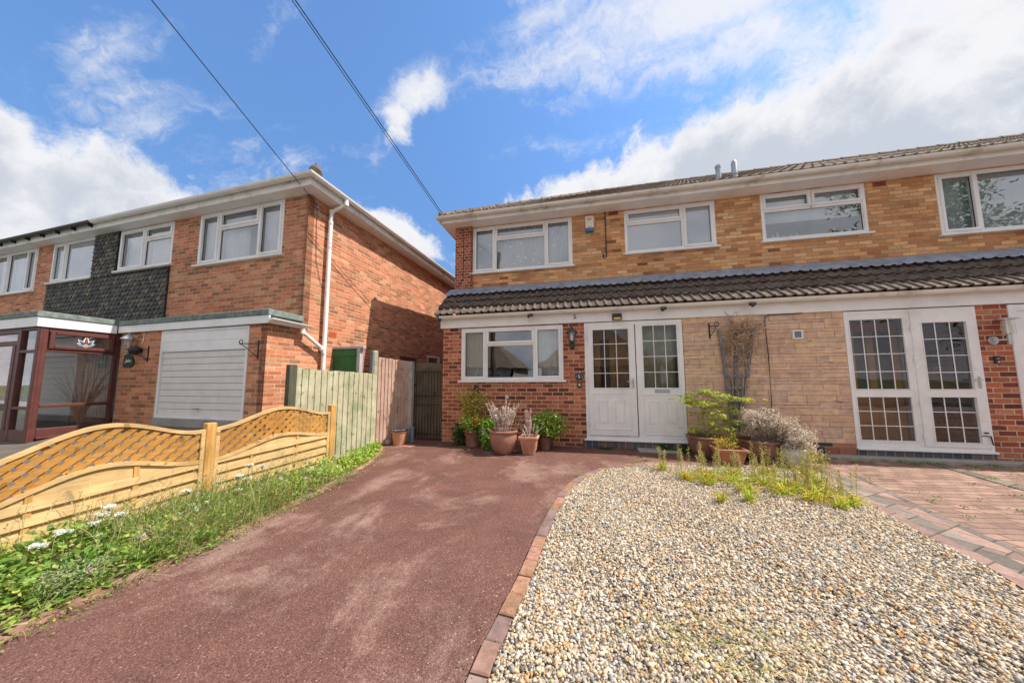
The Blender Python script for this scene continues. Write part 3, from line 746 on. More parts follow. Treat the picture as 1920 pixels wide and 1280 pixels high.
D2 = MB(); ring(D2, 4.195, 5.848, .156, 2.31, .052, YG-.012, YG+.06); D2.cbox(5.005, 5.06, YG-.010, YG+.06, .21, 2.26)
D2.cbox(4.19, 5.86, YG-.045, YG+.02, .130, .158, .005)
D2o = D2.build('porch_door_frame', 'upvc', H)
a_ = MB(); slab(a_, 4.24, 5.005, .2, 2.262, YG-.004, YG+.045, [(4.262, 4.955, 1.06, 2.17), (4.262, 4.955, .275, .942)]); a_.build('side_panel', 'upvc', D2o)
lattice_glass(D2o, 4.262, 4.955, 1.06, 2.17, YG+.012, 4, 4); lattice_glass(D2o, 4.262, 4.955, .275, .942, YG+.012, 4, 3)
a_ = MB(); slab(a_, 5.045, 5.80, .215, 2.262, YG-.024, YG+.04, [(5.168, 5.708, 1.06, 2.082), (5.168, 5.708, .275, .945)])
ring(a_, 5.041, 5.804, .208, 2.266, .02, YG-.026, YG+.03); a_.build('door_leaf', 'upvc', D2o)
lattice_glass(D2o, 5.168, 5.708, 1.06, 2.082, YG+.004, 3, 4); lattice_glass(D2o, 5.168, 5.708, .275, .945, YG+.004, 3, 3)
handle(D2o, 5.765, 1.20, YG-.026)
for z in (2.0, 1.52, .85, .36): hinge(D2o, 5.03, z, YG-.024)
q = MB(); q.tube([(5.70, YG-.03, .385), (5.79, YG-.045, .385)], .006, 8); q.tube([(5.79, YG-.04, .385), (5.80, YG-.045, .26)], .007, 8); q.lathe([(0, -.02), (.018, -.018), (.018, .0), (0, .004)], (5.745, YG-.045, .44), 12); q.build('door_stop', 'darkmetal', D2o)

# garage style panel at the far right
g_ = MB(); ring(g_, 6.222, 8.42, .03, 2.31, .10, YG-.014, YG+.06, .006); G1 = g_.build('garage_door_frame', 'upvc', H)
g_ = MB(); g_.cbox(6.32, 8.322, YG+.0, YG+.03, .13, 2.21, .004)
for z in (2.02,): g_.cbox(6.325, 8.318, YG-.004, YG+.001, z, z+.17, .004)
for i in range(9): g_.cbox(6.325, 8.318, YG-.005, YG+.001, .16+i*.205, .16+i*.205+.196, .004)
g_.build('garage_door', 'upvc', G1)
# --- interiors
R1 = MB()
def room(mb, x0, x1, y0, y1, z0, z1):
    mb.quad((x0, y0, z0), (x0, y1, z0), (x1, y1, z0), (x1, y0, z0)); mb.quad((x0, y0, z1), (x1, y0, z1), (x1, y1, z1), (x0, y1, z1))
    mb.quad((x0, y1, z0), (x0, y1, z1), (x1, y1, z1), (x1, y1, z0)); mb.quad((x0, y0, z0), (x0, y0, z1), (x0, y1, z1), (x0, y1, z0)); mb.quad((x1, y0, z0), (x1, y1, z0), (x1, y1, z1), (x1, y0, z1))
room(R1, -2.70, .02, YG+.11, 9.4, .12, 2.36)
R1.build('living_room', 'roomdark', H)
R1 = MB(); room(R1, .03, 1.84, YG+.11, 6.75, .152, 2.36); PI_ = R1.build('porch_interior', 'roomwall', H)
q = MB(); q.cbox(.30, .42, 6.68, 6.74, .16, 2.2, .004); q.cbox(.62, .72, 6.68, 6.74, .16, 2.2, .004); q.cbox(.425, .615, 6.69, 6.74, .16, 1.0, .004); q.cbox(.725, 1.0, 6.70, 6.74, .16, 2.2, .004); q.build('inner_door', 'tan_door', PI_)
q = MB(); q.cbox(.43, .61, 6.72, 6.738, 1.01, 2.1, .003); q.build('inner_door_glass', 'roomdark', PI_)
q = MB(); n = 60
for i in range(n+1):
    x = 1.10+.60*i/n; y = YG+.20+.014*math.sin(x*90); q.v += [(x, y, 1.0), (x, y, 2.3)]; q.c += [(1, 1, 1)]*2
    if i: k = 2*i; q.f.append((k-2, k, k+1, k-1))
q.build('curtain', plain('olive_curtain', (.40, .40, .27), .95), PI_, smooth=True)
R1 = MB(); room(R1, 4.195, 5.848, YG+.11, 6.80, .152, 2.36); PI_ = R1.build('porch_interior', 'roomwall', H)
q = MB(); q.cbox(4.86, 4.97, 6.70, 6.78, .16, 2.25, .004); q.cbox(5.52, 5.62, 6.70, 6.78, .16, 2.25, .004); q.cbox(4.975, 5.515, 6.71, 6.78, 2.10, 2.25, .004); q.cbox(4.975, 5.515, 6.72, 6.78, .16, 1.05, .004); q.cbox(5.16, 5.27, 6.71, 6.775, 1.055, 2.095, .004); q.build('inner_door', 'tan_door', PI_)
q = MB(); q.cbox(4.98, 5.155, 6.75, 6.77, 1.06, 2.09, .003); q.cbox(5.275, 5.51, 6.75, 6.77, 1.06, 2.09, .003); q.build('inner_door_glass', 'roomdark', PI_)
q = MB(); q.cbox(5.64, 5.72, 6.66, 6.78, .16, 2.3, .004); q.build('inner_door_frame', 'upvc', PI_)
q = MB(); wall(q, 'y', 5.838, -.005, YG+.115, 6.79, .156, 2.35, []); q.build('inner_brick_wall', 'redr', PI_)
q = MB(); q.cbox(5.826, 5.837, 6.30, 6.42, 1.35, 1.43, .003); q.build('wall_switch', 'upvc', PI_)
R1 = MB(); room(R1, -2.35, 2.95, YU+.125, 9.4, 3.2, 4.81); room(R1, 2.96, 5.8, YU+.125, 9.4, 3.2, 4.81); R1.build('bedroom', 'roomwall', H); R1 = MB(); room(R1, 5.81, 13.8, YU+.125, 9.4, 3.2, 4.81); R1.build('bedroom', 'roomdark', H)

# --- eaves, gutters
XE = 13.9
q = MB(); q.box(-3.03, XE+.1, 6.125, 6.55, 4.822, 4.832); q.box(-3.03, -2.80, 6.55, 13.3, 4.823, 4.833); q.build('soffit', 'upvc', H)
q = MB(); q.cbox(-3.05, XE+.1, 6.105, 6.125, 4.818, 4.985, .003); q.cbox(-3.05, -3.03, 6.127, 13.3, 4.818, 4.985, .003); q.build('fascia', 'upvc_dirty', H)
def gutter(parent, pts, r, mat, name='gutter', brackets=0):
    q = MB(); P = [Vector(p) for p in pts]
    n = 9; vs = []; fs = []
    for i, p in enumerate(P):
        d = ((P[min(i+1, len(P)-1)]-P[i]).normalized()+(P[i]-P[max(i-1, 0)]).normalized()).normalized() if 0 < i < len(P)-1 else (P[min(i+1, len(P)-1)]-P[max(i-1, 0)]).normalized()
        sd_ = Vector((d.y, -d.x, 0)).normalized()
        k_ = 1.0
        if 0 < i < len(P)-1: d1 = (P[i]-P[i-1]).normalized(); k_ = 1/max(.3, abs(d.dot(d1)))
        for rr in (r, r*.86):
            for k in range(n+1):
                t = math.pi*k/n; vs.append(p+sd_*math.cos(t)*rr*k_+Vector((0, 0, -math.sin(t)*rr)))
    m_ = 2*(n+1)
    for i in range(len(P)-1):
        for k in range(n):
            a = i*m_+k; fs.append((a, a+1, a+1+m_, a+m_)); a = i*m_+n+1+k; fs.append((a, a+m_, a+1+m_, a+1))
        a = i*m_; fs.append((a, a+m_, a+m_+n+1, a+n+1)); a = i*m_+n; fs.append((a, a+n+1, a+m_+n+1, a+m_))
    for e in (0, len(P)-1): fs.append(tuple(e*m_+k for k in range(n+1)))
    q.add(vs, fs)
    for i in range(len(P)-1):
        L = (P[i+1]-P[i]).length; d = (P[i+1]-P[i]).normalized()
        s = .5
        while s < L-.1 and brackets:
            c = P[i]+d*s; sd_ = Vector((d.y, -d.x, 0))
            for j in range(8):
                t0, t1 = math.pi*j/8, math.pi*(j+1)/8
                q.bar(c+sd_*math.cos(t0)*r*1.05+Vector((0, 0, -math.sin(t0)*r*1.05)), c+sd_*math.cos(t1)*r*1.05+Vector((0, 0, -math.sin(t1)*r*1.05)), .03, .006, sd_*math.cos((t0+t1)/2)+Vector((0, 0, -math.sin((t0+t1)/2))))
            s += brackets
    return q.build(name, mat, parent, smooth=True)
gutter(H, [(XE+.1, 6.045, 4.945), (-3.11, 6.045, 4.95), (-3.11, 13.3, 4.95)], .058, 'upvc_dirty', brackets=.98)
q = MB(); q.cbox(-2.86, XE, 5.765, 5.80, 2.322, 2.535, .003); q.build('porch_fascia', 'upvc', H)
gutter(H, [(XE, 5.675, 2.565), (-2.83, 5.675, 2.555)], .058, 'upvc_dirty', brackets=1.02)
# --- canopy roof
ANG = R_(42.7)
q = MB(); roll_tiles(q, -2.92, XE, 5.615, 2.560, ANG, 1.06, .272, .148, .034, thick=.034, seed=4); CT = q.build('canopy_roof', 'tile', H, smooth=True)
q = MB()
for (ya, za, yb, zb) in [(5.60, 2.56, 6.42, 3.315)]:
    q.add([(-2.905, ya, za), (-2.905, yb, zb), (-2.905, yb, zb-.20), (-2.905, ya+.10, za-.06), (-2.885, ya, za), (-2.885, yb, zb), (-2.885, yb, zb-.20), (-2.885, ya+.10, za-.06)], [(0, 1, 2, 3), (7, 6, 5, 4), (0, 3, 7, 4), (3, 2, 6, 7)])
q.build('bargeboard', 'upvc_dirty', H)
q = MB(); q.add([(-2.88, 5.7, 2.53), (-2.88, 6.42, 2.53), (-2.88, 6.42, 3.28)], [(0, 1, 2)]); q.build('canopy_cheek', 'redr', H)
q = MB(); n = 520; c_, s_ = math.cos(ANG), math.sin(ANG); rr = random.Random(2)
prev = None
for i in range(n+1):
    x = -2.93+(XE+2.93)*i/n; ph = (x/.148) % 1; hh = .020*math.sin(math.pi*ph/.42) if ph < .42 else 0
    L0 = .775+.012*math.sin(x*7)+rr.uniform(-.004, .004)
    pts = []
    for s, nn in ((L0, .052+hh*1.3), (L0+.09, .062+hh*.8), (1.06, .050), (1.125, .036)):
        pts.append((x, 5.60+s*c_-nn*s_, 2.575+s*s_+nn*c_))
    pts.append((x, YU-.006 if x > -2.4 else 6.354, 3.352))
    q.v += pts; q.c += [(1, 1, 1)]*5
    if i:
        for j in range(4): a = (i-1)*5+j; q.f.append((a, a+5, a+6, a+1))
q.build('lead_flashing', 'lead', H, smooth=True)
# --- main roof
Yr, Zr, Ye, Ze = 9.5, 7.25, 6.07, 4.99
AR = math.atan2(Zr-Ze, Yr-Ye); LR = math.hypot(Zr-Ze, Yr-Ye); XL = -3.10; XR0 = .45
q = MB(); roll_tiles(q, XL, XE+.15, Ye, Ze, AR, LR, .29, .165, .026, clip=lambda s: (XL+(XR0-XL)*s/LR, XE+.15), seed=8, nx=6)
MR_ = q.build('main_roof', 'tileroof', H, smooth=True)
q = MB(); q.add([(XL, Ye, Ze), (XR0, Yr, Zr), (XL, 2*Yr-Ye, Ze)], [(0, 1, 2)]); q.add([(XL, 2*Yr-Ye, Ze), (XR0, Yr, Zr), (XE+.15, Yr, Zr), (XE+.15, 2*Yr-Ye, Ze)], [(0, 1, 2, 3)])
q.add([(XE+.14, Ye, Ze), (XE+.14, Yr, Zr-.01), (XE+.14, 2*Yr-Ye, Ze)], [(0, 2, 1)]); q.build('rear_roof_slope', 'tileroof', MR_)
def captiles(parent, p, q_, r, step, mat, name):
    m_ = MB(); p, q_ = Vector(p), Vector(q_); L = (q_-p).length; d = (q_-p)/L; s = 0
    while s < L: m_.tube([p+d*s, p+d*min(L, s+step*1.03)], [r*1.06, r*.94], 10); s += step
    return m_.build(name, mat, parent, smooth=True)
captiles(MR_, (XR0, Yr, Zr-.02), (XE+.15, Yr, Zr-.02), .10, .42, 'tileroof', 'ridge_tiles')
captiles(MR_, (XL+.02, Ye+.02, Ze+.0), (XR0, Yr, Zr), .085, .40, 'tileroof', 'hip_tiles')
q = MB(); q.tube([(2.74, 6.25, 5.05), (2.74, 6.25, 5.40)], .046, 16); q.tube([(2.74, 6.25, 5.36), (2.74, 6.25, 5.41)], .052, 16); q.build('flue', 'flue', H, smooth=True)
q = MB(); q.tube([(3.02, 6.25, 5.05), (3.02, 6.25, 5.42), (3.02, 6.25, 5.46), (3.02, 6.25, 5.49)], [.048, .048, .036, .01], 16); q.tube([(3.02, 6.25, 5.18), (3.02, 6.25, 5.20)], .058, 16); q.build('flue', 'flue', H, smooth=True)
# numeral 5 on the fascia
def text_part(name, body, size, loc, parent, mat, rotz=0, ext=.002, fr=RF, ital=0):
    cu_ = bpy.data.curves.new(name, 'FONT'); cu_.body = body; cu_.size = size; cu_.extrude = ext; cu_.align_x = 'CENTER'; cu_.align_y = 'CENTER'; cu_.shear = ital; cu_.offset = size*.006
    t = bpy.data.objects.new(name, cu_); col.objects.link(t); bpy.context.view_layer.update()
    me = bpy.data.meshes.new_from_object(t.evaluated_get(bpy.context.evaluated_depsgraph_get())); me.name = name
    bpy.data.objects.remove(t); me.materials.clear(); me.materials.append(M[mat] if isinstance(mat, str) else mat)
    o = bpy.data.objects.new(name, me); col.objects.link(o); o_, f_ = ORG[parent.name]; o.parent = parent
    o.location = Vector(loc)-o_; o.rotation_euler = (R_(90), 0, rotz); return o
text_part('house_number', '5', .125, (-.085, 5.762, 2.435), H, 'black')

# ================================================================ left hand house
LH = thing('detached_house', (-9, 7.5, 0), 'orange-red brick house with charcoal hung tiles, white garage door and flat roofed porch', 'house', fr=LF)
BF, BG, AS = 3.98, 3.44, -4.80
wl = [(-7.50, -5.35, 3.50, 4.54), (-9.97, -8.26, 3.62, 4.53), (-12.47, -10.85, 3.58, 4.54), (-15.2, -13.12, 3.46, 4.54)]
q = MB(); wall(q, 'x', BF, .12, -17.5, AS, 2.1, 4.555, wl); q.build('upper_wall', 'redl', LH)
q = MB(); wall(q, 'y', AS, -.12, BF+.12, 13.5, 0, 4.555, [(7.98, 8.72, .9, 2.0)]); wall(q, 'y', AS, -.12, BG, BF+.12, 0, 2.13, []); wall(q, 'y', AS, -.12, BF, BF+.12, 2.13, 4.555, []); q.build('side_wall', 'redl', LH)
q = MB(); wall(q, 'x', BG, .11, -5.162, AS-.001, 0, 2.13, []); q.build('garage_wall', 'redl', LH); q = MB(); wall(q, 'x', BG, .11, -8.25, -7.172, 0, 2.13, []); q.build('garage_wall', 'redl', LH)
q = MB(); wall(q, 'x', 13.5, -.1, -17.5, AS, 0, 4.55, []); wall(q, 'y', -17.5, .1, BF, 13.5, 0, 4.55, []); wall(q, 'x', BF, .12, -17.5, -11.4, 0, 2.1, []); q.build('rear_wall', 'redl', LH)
window(LH, *wl[0], BF-.006, [(-7.50, -6.96, 3.50, 4.54, 1), (-6.96, -5.94, 3.50, 4.19, 0), (-6.96, -5.94, 4.19, 4.54, 1), (-5.94, -5.35, 3.50, 4.54, 1)], curtain=('folds', 'net', [(-7.46, -6.3), (-5.95, -5.39)]))
window(LH, *wl[1], BF-.006, [(-9.97, -9.15, 3.62, 4.53, 1), (-9.15, -8.26, 3.62, 4.24, 0), (-9.15, -8.26, 4.24, 4.53, 1)], curtain=NET(-9.93, -8.3))
window(LH, *wl[2], BF-.006, [(-12.47, -11.95, 3.58, 4.54, 1), (-11.95, -10.85, 3.58, 4.54, 0)], glassm='frost')
window(LH, *wl[3], BF-.006, [(-15.2, -14.4, 3.46, 4.54, 1), (-14.4, -13.55, 3.46, 4.54, 0), (-13.55, -13.12, 3.46, 4.54, 1)], curtain=NET(-15.1, -13.16))
q = MB(); room(q, -17, -4.95, BF+.125, 8, 2.6, 4.54); q.build('bedroom', 'roomwall', LH)
# side window (faces +a)
q = MB(); W0 = MB()
for (b0, b1, z0, z1, wd) in ((7.98, 8.72, .9, 2.0, .06),):
    W0.cbox(AS-.06, AS+.006, b0, b0+wd, z0, z1); W0.cbox(AS-.06, AS+.006, b1-wd, b1, z0, z1); W0.cbox(AS-.06, AS+.004, b0+wd, b1-wd, z0, z0+wd); W0.cbox(AS-.06, AS+.004, b0+wd, b1-wd, z1-wd, z1)
    W0.cbox(AS-.05, AS+.012, b0+wd, b1-wd, 1.70, 1.745)
WS = W0.build('window', 'upvc', LH); MB().quad((AS-.03, 8.04, .96), (AS-.03, 8.66, .96), (AS-.03, 8.66, 1.94), (AS-.03, 8.04, 1.94)).build('pane', 'glass', WS)
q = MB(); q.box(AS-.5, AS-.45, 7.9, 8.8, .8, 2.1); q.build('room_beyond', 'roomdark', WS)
q = MB(); q.cbox(AS-.02, AS+.012, 6.67, 7.38, 1.77, 1.87, .004); q.build('lintel', plain('dark_red_lintel', (.14, .035, .03), .7), LH)
# hung tiles
M['hungcol'] = attr_mat('hung_tile', .75, 0, .3, var=.35, scale=30, bumpk=.3)
def hung(a0, a1, z0, z1, mb, rr):
    w_, e_ = .128, .092; r = 0; z = z0
    while z < z1:
        o_ = (r % 2)*w_/2; a = a0-w_+o_
        while a < a1:
            l, rgt = max(a, a0), min(a+w_, a1)
            if rgt-l > .02:
                top = min(z+e_+.03, z1); t0 = .026+rr.uniform(-.004, .006); g2 = .002
                full = rgt-l > w_*.95
                zb = z-.0
                if full: low = [(l+g2, zb+.030), (l+.022, zb+.004), (l+w_/2, zb-.006), (rgt-.022, zb+.004), (rgt-g2, zb+.030)]
                else: low = [(l+g2, zb+.01), (rgt-g2, zb+.01)]
                F = [(x, BF-.012-t0, zz) for x, zz in low]+[(rgt-g2, BF-.012-.008, top), (l+g2, BF-.012-.008, top)]
                B = [(x, BF-.010, zz) for x, zz in low]
                n = len(F); vs = F+B; fs = [tuple(range(n))]; kk = rr.uniform(.7, 1.35); mb.cc = (.072*kk, .067*kk, .065*kk); li = rr.random()
                for i in range(len(low)-1): fs.append((i+1, i, n+i, n+i+1))
                fs.append((0, n-1, n)); fs.append((len(low)-1, n+len(low)-1, len(low)))
                mb.add(vs, fs)
                if li < .34:      # lichen on the lower lip of the tile
                    k0 = len(mb.c)-len(vs); lc = rr.choice([(.16, .14, .09), (.13, .12, .09), (.22, .19, .13)])
                    for ii in (list(range(1, len(low)-1)) if len(low) > 3 else [0]): mb.c[k0+ii] = lc
            a += w_
        z += e_; r += 1
q = MB(); rr = random.Random(3)
hung(-12.50, -8.27, 2.33, 3.545, q, rr); hung(-10.83, -9.99, 3.545, 4.54, q, rr)
TH = q.build('hung_tiles', 'hungcol', LH, attr=True)
q = MB(); q.box(-12.5, -8.27, BF-.012, BF-.002, 2.3, 3.545); q.box(-10.84, -9.98, BF-.0115, BF-.002, 3.545, 4.545); q.build('tile_backing', 'black', TH)
q = MB()
for (a0, a1, z0) in ((-12.5, -10.84, 3.545), (-9.98, -8.27, 3.585)):
    a = a0
    while a < a1-.05: q.lathe([(.0, .02), (.030, .018), (.034, 0), (.028, -.016)], (a+.032, BF-.030, z0-.012), 8); a += .066
q.build('mortar_verge', 'concrete', TH)
# garage door
M['greymetal2'] = plain('dull_metal', (.30, .30, .31), .5, metal=.5)
g_ = MB(); ring(g_, -7.170, -5.164, .640, 2.105, .045, BG-.012, BG+.05, .004); GD = g_.build('garage_door_frame', 'upvc', LH)
g_ = MB(); g_.cbox(-7.125, -5.209, BG-.004, BG+.03, 1.735, 2.06, .004); g_.cbox(-7.12, -5.214, BG-.010, BG-.002, 1.905, 2.055, .004); g_.cbox(-7.12, -5.214, BG-.010, BG-.002, 1.740, 1.897, .004)
g_.build('header_panel', 'upvc', GD)
g_ = MB(); z = .685
q = MB(); q.tube([(-6.17, BG-.02, .80), (-6.17, BG+.015, .80)], .012, 8); q.cbox(-6.23, -6.11, BG-.028, BG-.018, .79, .81, .003); q.build('door_handle', 'greymetal2', GD)
while z < 1.72: g_.cbox(-7.125, -5.209, BG+.012, BG+.04, z, z+.1005, .007); z += .105
g_.build('garage_door', plain('cream_garage_door', (.74, .70, .66), .5, var=.05, dirt=((.6, .54, .46), .3)), GD)
q = MB(); q.cbox(-7.19, -5.15, BG-.02, BG+.06, .3, .640, .004); q.build('threshold', 'concrete', LH)
# flat roofs
q = MB(); q.cbox(-8.26, AS+.075, BG-.05, BG-.02, 2.112, 2.236, .003); q.cbox(AS+.05, AS+.075, BG-.018, BF+.0, 2.112, 2.20, .003); q.build('garage_fascia', 'upvc', LH)
q = MB(); q.cbox(-8.24, AS+.085, BG-.065, BF-.03, 2.234, 2.328, .008); q.build('flat_roof', 'felt', LH)
PB, PA = 2.62, -8.30
q = MB(); q.cbox(-12.6, PA+.022, PB-.035, PB-.01, 2.10, 2.252, .003); q.cbox(PA, PA+.022, PB-.008, BG-.052, 2.10, 2.252, .003); q.build('porch_fascia', 'upvc', LH)
q = MB(); q.cbox(-12.62, PA+.038, PB-.05, BF-.03, 2.250, 2.342, .008); q.build('porch_flat_roof', 'felt', LH)
# porch frame (mahogany look): side facing +a
po = MB(); g = .045
po.cbox(PA-.075, PA, PB, PB+.085, .26, 2.10, .006); po.cbox(PA-.055, PA+.012, PB+.004, PB+.035, .26, 2.06, .006)
po.cbox(PA-.06, PA-.002, BG-.05, BG, .40, 2.10, .004)
for (z0, z1) in ((2.03, 2.10), (1.715, 1.775), (.845, .895), (.395, .525)): po.cbox(PA-.055, PA-.004, PB+.086, BG-.051, z0, z1, .006)
po.cbox(PA-.07, PA+.05, PB+.08, BG-.02, .375, .40, .004); po.cbox(PA-.08, PA-.002, PB+.09, BG, .1, .376, .003)
# front frame
po.cbox(-8.90, -8.80, PB+.002, PB+.07, .26, 2.10, .005)
for (z0, z1) in ((2.055, 2.10), (1.70, 1.745), (.82, .865), (.28, .51)): po.cbox(-8.80, PA-.076, PB+.006, PB+.06, z0, z1, .005)
for (z0, z1) in ((2.02, 2.10), (1.83, 1.90), (.80, .90), (.28, .50)): po.cbox(-9.75, -8.901, PB+.006, PB+.06, z0, z1, .005)
po.cbox(-9.82, -9.72, PB+.001, PB+.07, .26, 2.10, .005); po.cbox(-8.99, -8.902, PB-.004, PB+.05, .50, 1.83, .005)
po.cbox(-12.6, -12.5, PB, PB+.08, .2, 2.1, .004); po.cbox(-12.5, -9.82, PB+.006, PB+.06, .2, .8, .004); po.cbox(-12.5, -9.82, PB+.006, PB+.06, 2.0, 2.1, .004)
PO = po.build('porch_frame', 'mahogany', LH)
tw = MB()
b0, b1, z0, z1 = PB+.095, BG-.06, 1.765, 2.045
tw.cbox(PA-.03, PA+.022, b0, b0+.05, z0, z1, .008); tw.cbox(PA-.03, PA+.022, b1-.05, b1, z0, z1, .008); tw.cbox(PA-.03, PA+.020, b0+.05, b1-.05, z0, z0+.05, .008); tw.cbox(PA-.03, PA+.020, b0+.05, b1-.05, z1-.05, z1, .008)
TW = tw.build('top_light', 'mahogany', PO)
MB().quad((PA, b0+.05, z0+.05), (PA, b1-.05, z0+.05), (PA, b1-.05, z1-.05), (PA, b0+.05, z1-.05)).build('pane', 'glass', TW)
for (c, d) in ((.895, 1.715), (.525, .845)):
    MB().quad((PA-.03, PB+.086, c), (PA-.03, BG-.051, c), (PA-.03, BG-.051, d), (PA-.03, PB+.086, d)).build('pane', 'glass', PO)
for (x0, x1, c, d) in ((-8.80, -8.376, 1.745, 2.055), (-8.80, -8.376, .865, 1.70), (-8.80, -8.376, .51, .82), (-9.72, -8.99, 1.90, 2.02), (-9.72, -8.99, .9, 1.83), (-9.72, -8.99, .5, .8), (-12.5, -9.82, .8, 2.0)):
    MB().quad((x0, PB+.035, c), (x1, PB+.035, c), (x1, PB+.035, d), (x0, PB+.035, d)).build('pane', 'glass', PO)
# fan shaped stained glass motif on the top light
mo = MB(); cb, cz, xx = 3.07, 1.845, PA+.004
def petal(ang, L, wd, c, dx=0):
    t = R_(ang); d = Vector((0, math.sin(t), math.cos(t))); n = Vector((0, math.cos(t), -math.sin(t)))
    mo.cc = c; pts = [Vector((xx+dx, cb, cz))+d*L*s+n*wd*math.sin(math.pi*s**.75) for s in (0.08, .3, .55, .8, .95, 1)]+[Vector((xx+dx, cb, cz))+d*L*s-n*wd*math.sin(math.pi*s**.75) for s in (.95, .8, .55, .3, .08)]
    mo.add(pts, [tuple(range(len(pts)))])
for an, L, wd in ((-68, .095, .018), (68, .095, .018), (-40, .125, .020), (40, .125, .020), (0, .155, .026)): petal(an, L*1.08, wd+.007, (.85, .85, .88), 0)
for an, L, wd, c in ((-68, .09, .016, (.25, .27, .25)), (68, .09, .016, (.25, .27, .25)), (-40, .12, .016, (.03, .10, .45)), (40, .12, .016, (.03, .10, .45)), (0, .148, .020, (.38, .08, .03))): petal(an, L, wd, c, .002)
mo.cc = (.85, .85, .88); mo.add([(xx+.003, cb+.026*math.cos(2*math.pi*k/14), cz+.026*math.sin(2*math.pi*k/14)) for k in range(14)], [tuple(range(14))])
mo.cc = (.35, .38, .05); mo.add([(xx+.005, cb+.019*math.cos(2*math.pi*k/14), cz+.019*math.sin(2*math.pi*k/14)) for k in range(14)], [tuple(range(14))])
mo.build('fan_motif', 'petal', TW, attr=True)
q = MB(); wall(q, 'x', BF-.1, .05, -12.6, -8.26, .2, 2.1, []); q.cbox(-12.5, PA-.08, PB+.09, BF-.11, .25, .28, .002); PW = q.build('porch_interior', 'roomwall', LH)
q = MB(); q.cbox(-10.3, -9.3, BF-.13, BF-.10, .28, 2.05, .003)
for k in range(9): q.cbox(-10.28+.11*k, -10.19+.11*k, BF-.142, BF-.13, .3, 2.03, .003)
q.build('inner_door', plain('white_boarded_door', (.62, .64, .62), .6), PW)
# dried palm like fronds standing inside the porch
rr = random.Random(6); q = MB()
for k in range(26):
    t = rr.uniform(-1.1, 1.1); L = rr.uniform(.5, 1.0); p0 = Vector((-8.62, 3.22, .45)); pts = []
    for s in (0, .35, .65, .85, 1): pts.append(p0+Vector((math.sin(k)*.10*s, math.sin(t)*L*s**1.4*.45, L*1.25*s-.25*s*s*abs(t))))
    q.tube(pts, [.012, .010, .009, .006, .003], 5)
setp(q.build('dried_branches', 'twig', org=(-8.62, 3.22, .28), fr=LF), 'bundle of dry brown branches standing inside the neighbouring glazed porch', 'branches')
# eaves
q = MB(); q.box(-17.6, -4.545, 3.795, BF+.05, 4.545, 4.556); q.box(AS-.05, -4.545, BF+.05, 13.6, 4.546, 4.557); q.build('soffit', 'upvc', LH)
q = MB(); q.cbox(-17.6, -4.53, 3.775, 3.795, 4.540, 4.70, .003); q.cbox(-4.545, -4.525, 3.797, 13.6, 4.540, 4.70, .003); q.build('fascia', 'upvc_dirty', LH)
gutter(LH, [(-10.36, 3.715, 4.695), (-4.465, 3.715, 4.705), (-4.465, 13.6, 4.705)], .056, 'gutter_white', brackets=.95)
gutter(LH, [(-17.6, 3.715, 4.690), (-10.38, 3.715, 4.695)], .054, 'black', name='old_gutter')
for k in range(12): x = -10.5-.6*k; q = MB(); q.cbox(x-.02, x+.02, 3.70, 3.775, 4.60, 4.66, .003); q.bar((x, 3.70, 4.64), (x, 3.775, 4.60), .03, .02); q.build('gutter_bracket', 'black', LH)
def pipe(parent, pts, r, mat, name='downpipe'):
    q = MB(); q.tube(pts, r, 12); P = [Vector(p) for p in pts]
    for p in P[1:-1]: q.tube([p-Vector((0, 0, .03)), p+Vector((0, 0, .03))], r*1.22, 12)
    return q.build(name, mat, parent, smooth=True)
pipe(LH, [(-4.465, 4.45, 4.66), (-4.465, 4.45, 4.57), (-4.72, 4.38, 4.42), (-4.72, 4.37, 4.2), (-4.72, 4.37, 0.2)], .036, 'gutter_white')
pipe(LH, [(-4.69, 3.92, 2.14), (-4.69, 3.92, 2.05), (-4.70, 4.30, 1.82), (-4.71, 4.35, 1.72)], .032, 'gutter_white')
gutter(LH, [(-4.665, 3.37, 2.185), (-4.665, 4.03, 2.175)], .045, 'gutter_white')
# roof
Bb, Zb = 3.74, 4.715; pit = R_(21); Lr = 5.3/math.cos(pit)
q = MB(); roll_tiles(q, -17.6, -4.44, Bb, Zb, pit, Lr, .30, .165, .02, clip=lambda s: (-17.6, -4.44-s*math.cos(pit)), seed=3, nx=4); RL = q.build('roof', 'tileroof', LH)
zt = Zb+5.3*math.tan(pit)
q = MB(); q.add([(-4.44, Bb, Zb), (-9.74, Bb+5.3, zt), (-4.44, Bb+10.6, Zb)], [(0, 2, 1)]); q.add([(-4.44, Bb+10.6, Zb), (-17.6, Bb+10.6, Zb), (-17.6, Bb+5.3, zt), (-9.74, Bb+5.3, zt)], [(0, 1, 2, 3)]); q.build('rear_roof_slope', 'tileroof', RL)
captiles(RL, (-4.50, Bb+.08, Zb+.05), (-9.74, Bb+5.3, zt+.02), .085, .4, 'tileroof', 'hip_tiles')
q = MB(); q.lathe([(.10, 0), (.10, .05), (.07, .10), (.02, .13), (.012, .19), (0, .2)], (-4.62, 3.92, 4.86), 12); q.build('hip_end_cap', 'tileroof', RL, smooth=True)
q = MB(); q.tube([(-9.6, 4.7, 4.9), (-9.6, 4.7, 5.32)], .05, 12); q.tube([(-9.95, 4.7, 4.9), (-9.95, 4.7, 5.26)], .06, 12); q.build('flue', 'flue', LH, smooth=True)
q = MB()
for k in range(6): q.box(AS, AS+.006, 4.53, 4.70, 2.06+k*.018, 2.071+k*.018)
q.build('air_vent', plain('orange_vent', (.60, .14, .05), .6), LH)
